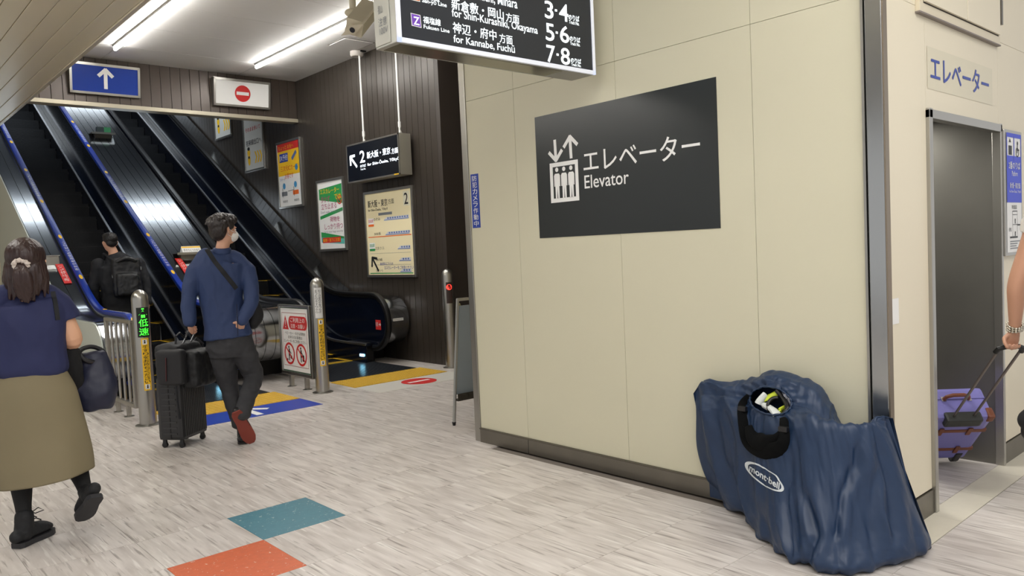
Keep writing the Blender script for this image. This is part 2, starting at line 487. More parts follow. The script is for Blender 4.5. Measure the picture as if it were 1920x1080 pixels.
# end face going back behind the wall, and the corridor beyond
tag(box('wall_back', (3.81, 4.46, 0), (8.2, 4.56, CZ), CREAM2), 'cream back side of the lift shaft', None, kind='structure')
tag(box('wall_far', (8.0, 4.56, 0), (8.2, 7.8, CZ), DKBROWN), 'far end of the side corridor', None, kind='structure')

wd = tag(box('wall_front', (3.66, DY+.02, 2.05), (9, DY+.1, CZ), mat('wall core', (120, 116, 104), .8)), 'cream wall with the lift doorway', None, kind='structure')
def wp(x0, x1, z0, z1):
    box('wall_panel', (x0+.001, DY, z0+.001), (x1-.001, DY+.02, z1-.001), CREAM2, wd)
wp(3.668, 4.165, .125, 2.535); wp(4.165, 5.27, 2.05, 2.535); wp(5.27, 6.1, .125, 2.535); wp(6.1, 7.0, .125, 2.535); wp(7.0, 7.9, .125, 2.535)
for a, b in ((3.668, 3.85), (3.85, 5.27), (5.27, 6.1), (6.1, 7.0), (7.0, 7.9)): wp(a, b, 2.535, CZ)
box('wall_core', (3.66, DY+.02, 0), (4.165, DY+.1, 2.05), MATS['wall core'], wd)
box('wall_core', (5.302, DY+.02, 0), (9, DY+.1, 2.05), MATS['wall core'], wd)
bf = tag(box('baseboard_front', (3.668, DY-.01, 0), (4.165, DY+.02, .12), STEELD), 'stainless kick plate on the doorway wall', None, kind='structure')
box('kick_plate', (5.275, DY-.01, 0), (8, DY+.02, .12), STEELD, bf)
# doorway: stainless frame and reveal
dr = tag(box('door_1', (4.165, DY-.02, 0), (4.205, DY+.03, 2.05), ALU, bev=.004), 'stainless framed lift doorway', None, kind='structure')
box('door_frame', (5.25, DY-.02, 0), (5.278, DY+.03, 2.05), ALU, dr, .004)
box('door_head', (4.165, DY-.02, 2.0), (5.275, DY+.03, 2.045), ALU, dr, .004)
box('door_seal', (4.205, DY-.005, 0), (4.222, DY+.06, 2.0), mat('door seal', (88, 84, 80), .5), dr)
box('reveal', (5.262, DY+.03, 0), (5.30, 3.4, 2.2), DOORSTEEL, dr)
box('reveal', (4.14, DY+.03, 0), (4.165, 3.4, 2.2), DOORSTEEL, dr)
box('reveal_back', (4.14, 3.4, 0), (5.3, 3.44, 2.2), DOORSTEEL, dr)
box('reveal_head', (4.14, DY+.1, 2.2), (5.3, 3.44, 2.24), mat('dark lobby ceiling', (80, 74, 66), .5), dr)
# double access cabinet over the doorway
cb = thing('wall_cabinet', 'cream double-door access cabinet set high over the lift doorway', 'cabinet', (4.65, DY, 2.52))
box('cabinet_frame', (4.055, DY-.022, 2.505), (5.25, DY, 3.25), mat('cabinet frame', (214, 204, 180), .4), cb, .003)
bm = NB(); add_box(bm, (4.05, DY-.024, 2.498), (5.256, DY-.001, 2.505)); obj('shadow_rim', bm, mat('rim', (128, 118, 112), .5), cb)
for a, b in ((4.1, 4.672), (4.682, 5.215)):
    bm = NB(); add_box(bm, (a, DY-.034, 2.555), (b, DY-.022, 3.2), .002); d = obj('cabinet_door', bm, CREAM2, cb)
    box('handle', (b-.05 if a < 4.3 else a+.02, DY-.045, 2.85), (b-.02 if a < 4.3 else a+.05, DY-.034, 2.95), STEEL, d)
box('door_gap', (4.098, DY-.0235, 2.549), (5.217, DY-.0215, 3.206), mat('gap', (60, 54, 46), .8), cb)
box('hinge', (5.235, DY-.035, 2.62), (5.262, DY-.02, 2.76), STEELD, cb)

# ---- brown slatted wall (X = 5.83) with separate slats
BX = 5.83; PW = .13
wb = tag(box('wall_side', (BX+.012, 7.8, 0), (BX+.1, 25.5, 12), mat('brown core', (20, 18, 17), .8)), 'dark brown slatted wall of the escalator hall', None, kind='structure')
y = 7.8; slat_me = None
while y < 11.45:
    bm = NB(); add_box(bm, (BX, y+.003, 0), (BX+.014, y+PW-.003, CZ), .002); obj('wall_slat', bm, BROWN, wb); y += PW
bm = NB()
while y < 25.3:
    add_box(bm, (BX, y+.003, 0), (BX+.014, y+PW-.003, 12)); y += PW
tag(obj('far_wall_slats', bm, BROWN, wb), kind='stuff')
box('wall_return', (BX, 7.72, 0), (8.2, 7.8, CZ), DKBROWN, wb)
# ---- header over the escalators (Y = 11.46)
wh = tag(box('wall_header', (1.9, 11.475, 3.62), (BX, 11.6, CZ), MATS['brown core']), 'brown slatted header over the escalators', None, kind='structure')
x = BX
while x > 1.9:
    bm = NB(); add_box(bm, (x-.137+.003, 11.46, 3.63), (x-.003, 11.476, CZ), .002); obj('header_slat', bm, BROWNH, wh); x -= .137
box('header_sill', (1.9, 11.435, 3.575), (BX, 11.62, 3.63), mat('pale sill', (186, 178, 158), .35, .3), wh, .004)
# stairwell beyond
SW = mat('dark stairwell plaster', (64, 64, 66), .8)
tag(box('wall_left', (1.85, 14.6, 0), (1.95, 25.5, 12), SW), 'dark left side of the stairwell', None, kind='structure')
tag(box('wall_rear', (-7, 14.0, 0), (2.084, 14.1, CZ), CREAM2), 'pale wall far behind the escalators at the left', None, kind='structure')
tag(box('wall_end', (1.85, 25.4, 0), (6, 25.5, 12), SW), 'dark upper end of the stairwell', None, kind='structure')
bm = NB(); add_loft(bm, [(3.9, 11.6, 3.75), (3.9, 21, 3.75+.577*9.4+.3)], [(2.1, .08)]*2, Vector((1, 0, 0)), 4)
bm.free()
bm = NB()
poly_prism(bm, [(11.6, 3.63), (25.5, 11.65), (25.5, 11.9), (11.6, 4.3)], lambda a, b: Vector((1.85, a, b)), Vector((4.1, 0, 0)))
tag(obj('ceiling_slope', bm, mat('stairwell ceiling board', (176, 180, 184), .6)), 'dark sloping ceiling over the escalators', None, kind='structure')

# ---- strip lights
LAMPM = mat('lit diffuser', (255, 252, 246), .4, emit=38)
def strip_light(x, y0, y1, z, label, power, group=None):
    t = thing('strip_light', label, 'light', (x, (y0+y1)/2, z), group)
    box('lamp_base', (x-.03, y0-.01, z-.026), (x+.03, y1+.01, z), mat('lamp base grey', (150, 150, 148), .6), t)
    bm = NB(); add_loft(bm, [(x, y0, z-.049), (x, y1, z-.049)], [.021, .021], seg=12); obj('diffuser', bm, LAMPM, t, True)
    l = bpy.data.lights.new('lamp_glow', 'AREA'); l.shape = 'RECTANGLE'; l.size = .06; l.size_y = y1-y0; l.energy = power; l.color = (1, .985, .96)
    o = bpy.data.objects.new('lamp_glow', l); C.objects.link(o); o.location = (x, (y0+y1)/2, z-.08); put(o, t)
    return t
strip_light(2.99, 6.1, 10.66, CZ, 'long white strip light on the ceiling above the up escalator, left of the two', 24)
strip_light(4.85, 6.3, 10.68, CZ, 'long white strip light on the ceiling by the camera, right of the two', 24)
strip_light(1.2, -2.5, 2.3, CZ, 'white strip light over the open concourse, out of the frame', 52)
strip_light(-1.2, -2.5, 2.3, CZ, 'white strip light over the concourse to the left, out of the frame', 52)
strip_light(3.0, -2.8, .6, CZ, 'white strip light before the lift doorway, out of the frame', 34)
for q in range(2):
    pass
t = strip_light(-.2, 4.2, 8.6, SZ, 'white strip light under the beige soffit, out of the frame', 26)
# cross lamps on the sloping stairwell ceiling and in the lift lobby (unseen; lower one known by its reflection, others added for light)
def cross_lamp(x0, x1, y, z, w, power, label, color=(.93, .97, 1), tilt=0):
    t = thing('unseen_lamp', label, 'light', ((x0+x1)/2, y, z))
    bm = NB(); add_box(bm, (x0, y-w/2, z), (x1, y+w/2, z+.04))
    R0 = Matrix.Rotation(tilt, 4, 'X'); c0 = Vector(((x0+x1)/2, y, z))
    for v in bm.verts: v.co = c0+R0@(v.co-c0)
    obj('lamp_tray', bm, WHITE, t)
    l = area('lamp_glow', c0+R0@Vector((0, 0, -.01)), x1-x0-.04, w-.04, power, color, (tilt, 0, 0)); put(l, t)
for yy0, pw, ww in ((14.3, 46, .42), (20.5, 150, 3.4)):  # upper, larger one stands in for bluish daylight from the platform
    cross_lamp(2.1, 5.75, yy0, 3.63+.577*(yy0-11.6)-.08, ww, pw, 'wide lamp on the sloping stairwell ceiling, hidden by the header' + (', lower one' if yy0 < 17 else ', upper one added for platform daylight'), (.86, .94, 1), math.radians(30))
cross_lamp(4.4, 5.1, 2.4, 2.12, .7, 17, 'added lamp under the lift lobby ceiling to brighten the jamb', (1, .97, .9))  # added only to brighten the steel jamb inside the doorway

# ================================================================== ESCALATORS
def sp(x, w=.15): return x if x > 25*w else w*math.log1p(math.exp(x/w))
def hz(y): return .927+.577*sp(y-10.04)
def tz(y): return .26+.577*sp(y-10.1)
def nz(y): return .577*sp(y-10.12, .2)
NC, NR = (8.89, .552), .375
YEND = 24.5
path = []
for i in range(15):
    a = math.radians(-95+185*i/14)   # from bottom round the front to the top
    path.append((NC[0]-NR*math.cos(a), NC[1]+NR*math.sin(a)))
for y in list(np.arange(8.98, 11.2, .09))+list(np.arange(11.3, YEND+.01, .6)):
    path.append((float(y), hz(float(y))))
def offset(P, d):
    out = []
    for i, (y, z) in enumerate(P):
        a, b = P[max(i-1, 0)], P[min(i+1, len(P)-1)]
        ty, tzz = b[0]-a[0], b[1]-a[1]; l = math.hypot(ty, tzz) or 1
        out.append((y-(-tzz/l)*(-d) if False else y+(tzz/l)*d, z-(ty/l)*d))
    return out   # positive d = inwards (towards the balustrade)
def rail_mesh(xc, hw, prof, P):
    """prof: list of (x, inward offset)"""
    bm = NB(); rings = []
    offs = {d: offset(P, d) for _, d in prof}
    for i in range(len(P)):
        rings.append([bm.verts.new((xc+x*hw, offs[d][i][0], offs[d][i][1])) for x, d in prof])
    n = len(prof)
    for r0, r1 in zip(rings, rings[1:]):
        for k in range(n): bm.faces.new((r0[k], r0[(k+1) % n], r1[(k+1) % n], r1[k]))
    bm.faces.new(rings[0]); bm.faces.new(list(reversed(rings[-1])))
    bmesh.ops.recalc_face_normals(bm, faces=bm.faces); return bm
HP = [(-1, .012), (-.8, -.008), (-.3, -.016), (.3, -.016), (.8, -.008), (1, .012), (.9, .03), (.5, .034), (-.5, .034), (-.9, .03)]
def panel(xc, y0, y1, parent, m, first=False):
    top = [(y, z) for y, z in offset(path, .05) if (y0 < y < y1 and z > .5)]
    if first:
        front = [(y, z) for i, (y, z) in enumerate(offset(path, .05)[:15])]
        P = front + [(y, z) for y, z in offset(path, .05)[15:] if y < y1] + [(y1, hz(y1)-.05), (y1, tz(y1))] + [(8.95, tz(8.95))]
    else:
        ysm = [y0]+[y for y, _ in top]+[y1]
        ysm = sorted(set(round(v, 3) for v in ysm))
        P = [(y, hz(y)-.05*(1 if y < 10 else 1.15)) for y in ysm]+[(y, tz(y)) for y in reversed(ysm)]
    bm = NB(); poly_prism(bm, P, lambda a, b: Vector((xc-.008, a, b)), Vector((.016, 0, 0)))
    return obj('balustrade_panel', bm, m, parent)
def sweep_box(x0, x1, zf, dz, ys_):
    bm = NB(); rings = []
    for y in ys_:
        z = zf(y); rings.append([bm.verts.new(p) for p in ((x0, y, z-dz), (x1, y, z-dz), (x1, y, z), (x0, y, z))])
    for r0, r1 in zip(rings, rings[1:]):
        for k in range(4): bm.faces.new((r0[k], r0[(k+1) % 4], r1[(k+1) % 4], r1[k]))
    bm.faces.new(rings[0]); bm.faces.new(list(reversed(rings[-1])))
    bmesh.ops.recalc_face_normals(bm, faces=bm.faces); return bm
YS = list(np.arange(8.95, 11.3, .12))+[float(v) for v in np.arange(11.5, YEND+.1, 1.0)]
TRIM = mat('bright inner trim', (206, 208, 212), .34, 1)
def deck_strip(x0, x1, parent, m=DECK, d=.055):
    P = offset(path, d)[1:]
    bm = NB(); rings = []
    Q = offset(path, d+.012)[1:]
    for (y, z), (y2, z2) in zip(P, Q):
        rings.append([bm.verts.new(p) for p in ((x0, y, z), (x1, y, z), (x1, y2, z2), (x0, y2, z2))])
    for r0, r1 in zip(rings, rings[1:]):
        for k in range(4): bm.faces.new((r0[k], r0[(k+1) % 4], r1[(k+1) % 4], r1[k]))
    bm.faces.new(rings[0]); bm.faces.new(list(reversed(rings[-1])))
    bmesh.ops.recalc_face_normals(bm, faces=bm.faces)
    return obj('deck_strip', bm, m, parent, True)
def side_clad(x0, x1, parent, m, base=True):
    P = offset(path, .062)
    P = [p for p in P]
    pts = P + [(YEND, hz(YEND)-1.4), (14.3, .0), (9.25, .0), (9.25, .17)]
    bm = NB(); poly_prism(bm, pts, lambda a, b: Vector((x0, a, b)), Vector((x1-x0, 0, 0)))
    return obj('outer_cladding', bm, m, parent)
step_me = {}
def escalator(xc, label, rail_m, decks, text_on):
    E_ = thing('escalator', label, 'escalator', (xc, 9.0, 0), None)
    xl, xr = xc-.55, xc+.55
    for s, xp in ((-1, xl), (1, xr)):
        ys_ = [9.52]+[10.9+1.3*k for k in range(11)]
        panel(xp, 0, 9.52-.003, E_, BLACKG, True)
        for a, b in zip(ys_, ys_[1:]): panel(xp, a+.003, min(b, YEND)-.003, E_, BLACKG)
        hr = obj('handrail', rail_mesh(xp, .042, HP, path), rail_m, E_, True)
        if text_on:
            marks(hr, xp)
        # metal guide under the rail
        obj('rail_guide', rail_mesh(xp, .03, [(-1, .034), (1, .034), (.8, .06), (-.8, .06)], path), mat('rail guide', (70, 74, 82), .3, .9), E_)
        xi = xp-s*.1
        obj('inner_deck', sweep_box(min(xp, xi), max(xp, xi), lambda y: tz(y)-.004, .026, YS), BLACKG, E_)
        obj('inner_trim', sweep_box(xi-.015, xi+.015, lambda y: tz(y)+.006, .03, YS), TRIM, E_)
        obj('skirt_panel', sweep_box(xi-.006, xi+.006, lambda y: tz(y)-.02, .55, [y for y in YS if y > 8.9]), BLACKG, E_)
        box('newel_base', (min(xp-.05, xi), 8.98, 0), (max(xp+.05, xi), 9.5, .27), RUBBER, E_, .03)
    # steps
    n = 0
    for k in range(37):
        y = 9.42+.4*k; z = nz(y+.2)
        z0 = nz(y-.2)
        bm = NB(); add_box(bm, (xl+.112, y, z-.04), (xr-.112, y+.41, z))
        add_box(bm, (xl+.112, y, z-.27), (xr-.112, y+.02, z-.0405))
        nrib = 26
        if k < 8:
            for q in range(nrib):
                xx = xl+.125+(xr-xl-.25)*q/(nrib-1); add_box(bm, (xx-.006, y-.006, z-.25), (xx+.006, y, z-.004))
        st = obj('step', bm, STEPM, E_)
        if k < 7:
            b2 = NB(); add_box(b2, (xl+.114, y+.01, z), (xl+.15, y+.38, z+.003)); add_box(b2, (xr-.15, y+.01, z), (xr-.114, y+.38, z+.003))
            add_box(b2, (xl+.15, y+.37, z), (xr-.15, y+.4, z+.003))
            obj('yellow_edging', b2, YELP, st)
    # comb and landing plate
    lp = box('landing_plate', (xc-.585, 8.0, -.004), (xc+.585, 9.3, .006), mat('grooved landing plate', (84, 88, 96), .3, .8), E_)
    bm = NB()
    for q in range(40): add_box(bm, (xc-.575+.029*q, 8.01, .006), (xc-.575+.029*q+.014, 9.28, .0085))
    obj('plate_grooves', bm, mat('plate ribs', (100, 104, 112), .28, .8), lp)
    cbm = NB(); add_box(cbm, (xl+.11, 9.3, -.004), (xr-.11, 9.42, .012))
    for q in range(30): add_box(cbm, (xl+.12+(xr-xl-.25)*q/29-.006, 9.42, .0), (xl+.12+(xr-xl-.25)*q/29+.006, 9.46, .01))
    obj('comb', cbm, mat('comb yellow', (196, 160, 60), .4, .5), E_)
    box('sill_light', (xr-.118, 9.0, .09), (xr-.11, 9.1, .12), mat('blue-white sill light', (150, 225, 255), .4, emit=14), E_)
    box('yellow_line', (xl+.12, 9.30, .012), (xr-.12, 9.315, .016), YELP, E_)
    for x0, x1, nst, m in decks:
        w = (x1-x0)/nst
        for q in range(nst): deck_strip(x0+w*q+.003, x0+w*(q+1)-.003, E_, m)
    return E_
def marks(hr, xp):
    """yellow ovals and white instruction print on the moving rail"""
    L = [0]; P = path
    for a, b in zip(P, P[1:]): L.append(L[-1]+math.hypot(b[0]-a[0], b[1]-a[1]))
    O = offset(P, -.0175)
    def pos(s):
        s = max(0, min(L[-1]-.001, s))
        i = max(k for k in range(len(L)-1) if L[k] <= s); t = (s-L[i])/(L[i+1]-L[i])
        return O[i][0]+(O[i+1][0]-O[i][0])*t, O[i][1]+(O[i+1][1]-O[i][1])*t
    def wpos(a, b, h):
        y, z = pos(a); return Vector((xp-b, y, z))
    base = next(L[i] for i, p in enumerate(P) if p[0] > 9.62)
    V = None
    k = 0; s = base - 1.05
    while s < base+9:
        shape(None, [ngon(s, 0, .055, .02, 16)], YELP, hr, name='yellow_mark', warp=wpos)
        if k % 2 == 0:
            text(None, '手すりをお持ちください', s+.16, s+.92, -.022, .022, WHITEP, hr, warp=lambda a, b, h, s=s: wpos(a, b, h))
        s += 1.07; k += 1
e1 = escalator(2.97, 'up escalator on the left with blue handrails and a man standing on it', BLUER,
               [(2.1, 2.375, 2, DECK), (3.565, 4.295, 6, DECK)], True)
e2 = escalator(4.9, 'closed-off down escalator on the right with black handrails', RUBBER, [(5.495, 5.80, 1, DECK)], False)
side_clad(2.085, 2.099, e1, CLAD)
box('base_block', (2.11, 9.26, 0), (2.4, 12, .3), BLACK, e1); box('base_block', (3.57, 9.26, 0), (4.3, 11.4, .24), BLACK, e1)
box('base_block', (5.46, 9.26, 0), (5.81, 11.4, .24), BLACK, e2)
# red stickers, acrylic tray boxes on the decks
def on_deck(x, y, dx, dl, m, parent, nm, lift=.0):
    bm = NB(); z0 = hz(y)-.053+lift; z1 = hz(y+dl)-.053+lift
    f = [bm.verts.new(p) for p in ((x, y, z0), (x+dx, y, z0), (x+dx, y+dl, z1), (x, y+dl, z1))]
    bm.faces.new(f); return obj(nm, bm, m, parent)
def deck_sticker(x, y, dx, dl):
    o = on_deck(x, y, dx, dl, mat('sticker red', (214, 44, 40), .45), None, 'warning_sticker', .002)
    f = Face((x, y, hz(y)-.053+.0035), (0, dl/math.hypot(dl, hz(y+dl)-hz(y)), (hz(y+dl)-hz(y))/math.hypot(dl, hz(y+dl)-hz(y))), (-1, 0, 0), (0, -.5, .87))
    L_ = math.hypot(dl, hz(y+dl)-hz(y))
    text(f, 'あぶない！', .05, L_-.05, -dx+.015, -.015, WHITEP, o, h=.001)
    return o
# ---- things standing on the decks
def tray(y, x0, x1, label, sign):
    z = hz(y)-.055
    zz = z+.10
    t = thing('deck_tray', label, 'tray', (x0, y, z))
    bm = NB(); add_box(bm, (x0, y-.02, zz-.012), (x1, y+.2, zz)); add_box(bm, (x0, y-.025, zz-.03), (x1, y-.018, zz+.004)); obj('tray_plate', bm, ALU, t)
    bm = NB(); poly_prism(bm, [(y+.02, z-.0), (y+.2, zz-.012), (y+.02, zz-.012)], lambda p, q: Vector((x0+.06, p, q)), Vector((x1-x0-.12, 0, 0))); obj('tray_bracket', bm, STEELD, t)
    if sign:
        b = thing('tent_card', 'small white tent card with lettering on the lower deck tray', 'sign', (x0, y, zz))
        bm = NB(); poly_prism(bm, [(y+.02, zz), (y+.14, zz), (y+.08, zz+.09)], lambda p, q: Vector((x0+.09, p, q)), Vector((.26, 0, 0))); obj('card', bm, WHITE, b)
        f = Face((x0+.09, y+.02, zz), (1, 0, 0), (0, .555, .832), (0, -.832, .555))
        text(f, '手すりにつかまり', .02, .24, .015, .06, BLACKP, b); shape(f, [rect(0, .26, .078, .1)], YELP, b)
    else:
        b = thing('leaflet_box', 'small green and black box on the upper deck tray', 'box', (x0, y, zz))
        box('box_half', (x0+.1, y+.03, zz), (x0+.21, y+.12, zz+.1), mat('dark box', (40, 48, 48), .5), b)
        box('box_half', (x0+.212, y+.03, zz), (x0+.32, y+.12, zz+.1), mat('green box', (46, 110, 70), .5), b)
tray(11.1, 3.72, 4.13, 'steel tray low on the middle escalator deck, holding a white tent card', True)
tray(14.9, 3.70, 4.08, 'steel tray high on the middle escalator deck, holding a green box', False)
kb = thing('key_switch_box', 'small steel switch box on the left escalator deck above the woman', 'box', (2.2, 11.2, 1.5))
box('switch_housing', (2.13, 11.12, 1.46), (2.29, 11.24, 1.60), STEEL, kb, .008)
box('box_lid', (2.125, 11.11, 1.60), (2.295, 11.25, 1.612), ALU, kb)
tag(deck_sticker(2.235, 10.70, .085, .42), 'red warning sticker on the left escalator deck', 'sticker')
tag(deck_sticker(3.70, 10.72, .085, .42), 'red warning sticker on the middle escalator deck under the tent card tray', 'sticker')
# stickers on drums / glass
st = thing('drum_plate', 'small silver name plate on the right-hand escalator drum', 'plate', (5.65, 8.53, .5))
f = Face((5.53, 8.56, .58), (1, 0, 0), (0, .05, 1), (0, -1, .05))
shape(f, [rect(0, .16, -.02, .015)], WHITE, st, h=.012); text(f, 'ESCALATOR', .01, .15, -.01, .005, BLACKP, st, h=.013)
st = thing('glass_sticker', 'red arrow sticker on the dark glass of the right-hand escalator', 'sticker', (5.44, 8.72, .5))
f = Face((5.44, 8.85, .45), (0, -1, 0), (0, 0, 1), (-1, 0, 0))
shape(f, [rect(.02, .15, 0, .13)], REDP, st, h=.0025); shape(f, arrow2(.1, .07, .145, .07, .012, .025), WHITEP, st, h=.004); text(f, '非常', .025, .085, .04, .1, WHITEP, st, h=.004)

# ---- floor sheets and tactile paving
def sheet(nm, x0, x1, y0, y1, m, label, cat):
    return tag(box(nm, (x0, y0, .0), (x1, y1, .0025), m), label, cat)
FL = Face((0, 0, .0025), (1, 0, 0), (0, 1, 0), (0, 0, 1))
bs = sheet('floor_sheet', 2.36, 3.6, 6.89, 7.37, BLUEF, 'blue floor sheet with a white arrow before the up escalator', 'floor sign')
shape(FL, arrow2(2.98, 6.93, 2.98, 7.32, .07, .24), WHITEP, bs)
ws = sheet('floor_sheet', 4.265, 5.55, 6.92, 7.41, mat('white floor sheet', (216, 214, 206), .35), 'white floor sheet with a red no-entry mark before the down escalator', 'floor sign')
shape(FL, [ngon(4.93, 7.16, .2)], REDP, ws); shape(FL, [rect(4.79, 5.07, 7.135, 7.19)], WHITEP, ws, h=.002)
for (x0, x1, y0, y1, lab) in ((2.34, 3.6, 7.385, 7.98, 'yellow tactile paving before the up escalator'), (4.27, 5.53, 7.43, 7.99, 'yellow tactile paving before the down escalator')):
    t = thing('tactile_paving', lab, 'paving', (x0, y0, 0))
    nx, ny = 4, 2; wx, wy = (x1-x0)/nx, (y1-y0)/ny
    for i in range(nx):
        for j in range(ny):
            bm = NB(); a, b = x0+wx*i, y0+wy*j
            add_box(bm, (a+.001, b+.001, -.001), (a+wx-.001, b+wy-.001, .005)); tl = obj('tactile_tile', bm, YEL, t)
            bm = NB()
            for p in range(6):
                for q in range(6):
                    cx, cy = a+wx*(p+.5)/6, b+wy*(q+.5)/6
                    r0 = [bm.verts.new((cx+.014*math.cos(k*math.pi/3), cy+.014*math.sin(k*math.pi/3), .005)) for k in range(6)]
                    r1 = [bm.verts.new((cx+.009*math.cos(k*math.pi/3), cy+.009*math.sin(k*math.pi/3), .0095)) for k in range(6)]
                    bm.faces.new(r1)
                    for k in range(6): bm.faces.new((r0[k], r0[(k+1) % 6], r1[(k+1) % 6], r1[k]))
            tag(obj('tactile_studs', bm, YEL, tl), kind='stuff')

# ---- bollards
def bollard(x, y, label, r=.072, h=1.225):
    t = thing('bollard', label, 'bollard', (x, y, 0))
    bm = NB()
    pts = [(x, y, 0)]; rr = [r]; pts += [(x, y, .004), (x, y, h-r*1.25)]; rr += [r, r]
    for k in range(1, 9):
        a = k/8*math.pi/2; pts.append((x, y, h-r*1.25+r*1.25*math.sin(a))); rr.append(max(.002, r*math.cos(a)))
    add_loft(bm, pts, rr, seg=28); obj('post', bm, STEEL, t, True)
    bm = NB(); add_loft(bm, [(x, y, 0), (x, y, .006), (x, y, .014)], [r*1.5, r*1.5, r*1.12], seg=28); obj('base_ring', bm, STEEL, t, True)
    return t
def cyl_warp(x, y, r, az):
    """a = metres along the wall of the post from azimuth az (to the viewer's right), b = height"""
    def w(a, b, h):
        th = az + a/r
        return Vector((x+(r+h)*math.cos(th), y+(r+h)*math.sin(th), b))
    return w
def cyl_patch(w, a0, a1, b0, b1, m, parent, h, nm):
    polys = []
    n = 8
    for i in range(n):
        u0, u1 = a0+(a1-a0)*i/n, a0+(a1-a0)*(i+1)/n
        polys.append(rect(u0, u1, b0, b1))
    return shape(None, polys, m, parent, h=h, name=nm, warp=w)
def hand_sticker(w, t, a0, a1, z0, z1):
    cyl_patch(w, a0, a1, z0, z1, YELP, t, .0012, 'handrail_sticker')
    for zz in (z0+.012, z1-.012-(a1-a0)+.02):
        s = (a1-a0)-.02
        cyl_patch(w, a0+.01, a1-.01, zz, zz+s, WHITEP, t, .0018, 'icon_ground')
        shape(None, [ngon((a0+a1)/2-.003, zz+s*.78, .006, n=10), bar2((a0+a1)/2-.003, zz+s*.2, (a0+a1)/2-.003, zz+s*.62, .012), bar2(a0+.014, zz+s*.12, a1-.012, zz+s*.5, .004)], BLACKP, t, h=.0026, name='pictogram', warp=w)
    vtext(None, '手すりをお持ちください', a0+.008, a1-.008, z1-(a1-a0)+.002, z0+(a1-a0)-.002, BLACKP, t, warp=w, h=.0024, bold=.02)
LEDG = mat('green led', (70, 240, 60), .5, emit=1.6)
LEDB = mat('led ground', (14, 26, 18), .4)
b1x, b1y = 2.135, 7.41
b1 = bollard(b1x, b1y, 'steel bollard with a green lit speed display and yellow handrail sticker')
az = math.atan2(-b1y, -b1x)+.12
w1 = cyl_warp(b1x, b1y, .072, az)
cyl_patch(w1, -.045, .062, .80, 1.065, LEDB, b1, .002, 'display_ground')
shape(None, [[(-.026, .998), (.042, .998), (.008, 1.04)], rect(-.008, .024, .973, 1.0), rect(-.002, .018, 1.047, 1.058)], LEDG, b1, h=.004, name='led_arrow', warp=w1)
vtext(None, '低速', -.030, .048, .968, .81, LEDG, b1, warp=w1, h=.004, bold=.01)
hand_sticker(w1, b1, -.022, .042, .32, .79)
b2x, b2y = 3.925, 7.50
b2 = bollard(b2x, b2y, 'steel bollard with white notice and yellow sticker between the escalators')
w2 = cyl_warp(b2x, b2y, .072, math.atan2(-b2y, -b2x)+.16)
cyl_patch(w2, -.045, .035, .80, 1.12, WHITEP, b2, .0012, 'white_notice')
vtext(None, '走ったり手すりから', -.038, -.012, 1.10, .85, BLACKP, b2, warp=w2, h=.0024)
vtext(None, 'お子さまの手をつなぎ', -.005, .024, 1.10, .85, BLACKP, b2, warp=w2, h=.0024)
hand_sticker(w2, b2, -.022, .042, .29, .79)
b3x, b3y = 5.775, 7.66
b3 = bollard(b3x, b3y, 'steel bollard with a red no-entry lamp by the brown wall')
w3 = cyl_warp(b3x, b3y, .072, math.atan2(-b3y, -b3x)+.12)
cyl_patch(w3, -.032, .042, .80, 1.06, mat('lamp ground', (52, 36, 32), .4), b3, .002, 'lamp_ground')
LEDR = mat('red led', (255, 50, 40), .5, emit=3.0)
shape(None, [ngon(.006, 1.0, .034, n=20)], LEDR, b3, h=.004, name='no_entry_lamp', warp=w3)
shape(None, [rect(-.012, .024, .993, 1.007)], mat('lamp bar', (170, 20, 16), .5, emit=.6), b3, h=.0055, name='lamp_bar', warp=w3)

# ---- rail fence by the left bollard
ft = thing('guard_rail', 'low steel guard rail with upright bars behind the green display bollard', 'railing', (2.13, 8.1, 0))
RX = 2.13
for y in (7.72, 8.54): box('end_bar', (RX-.02, y-.022, .12), (RX+.02, y+.022, .92), STEEL, ft, .008)
box('top_rail', (RX-.02, 7.70, .90), (RX+.02, 8.56, .935), STEEL, ft, .008)
box('bottom_rail', (RX-.02, 7.70, .11), (RX+.02, 8.56, .15), STEEL, ft, .008)
for k in range(4): 
    y = 7.885+.163*k; tube('rail_bar', [(RX, y, .13), (RX, y, .92)], .013, STEEL, ft)
for y in (7.97, 8.32):
    box('rail_foot', (RX-.018, y-.022, 0), (RX+.018, y+.022, .13), STEEL, ft, .004); 
    bm = NB(); add_loft(bm, [(RX, y, 0), (RX, y, .006)], [.045, .045]); obj('foot_plate', bm, STEEL, ft)
# ---- notice board by the middle bollard
nb = thing('notice_stand', 'steel floor stand with a white and red caution notice beside the middle bollard', 'sign', (3.9, 8.0, 0))
NX = 3.9
box('backing_panel', (NX-.008, 7.67, .17), (NX+.012, 8.35, .9), mat('stand back', (60, 90, 70), .5), nb)
for y in (7.645, 8.36): box('end_bar', (NX-.022, y-.018, .13), (NX+.022, y+.018, .92), STEEL, nb, .008)
box('top_rail', (NX-.02, 7.63, .895), (NX+.02, 8.375, .925), STEEL, nb, .008)
box('bottom_rail', (NX-.022, 7.63, .13), (NX+.022, 8.375, .172), STEEL, nb, .008)
for y in (7.80, 8.17):
    box('stand_foot', (NX-.02, y-.026, 0), (NX+.02, y+.026, .14), STEEL, nb, .004)
    bm = NB(); add_loft(bm, [(NX, y, 0), (NX, y, .006)], [.05, .05]); obj('foot_plate', bm, STEEL, nb)
f = Face((NX-.009, 8.335, .185), (0, -1, 0), (0, 0, 1), (-1, 0, 0)); Wd, Hh = .645, .70
pn = shape(f, [rect(0, Wd, 0, Hh)], WHITEP, nb, h=.0, name='notice')
def P3(polys, m, h=.0015): return shape(f, polys, m, nb, h=h)
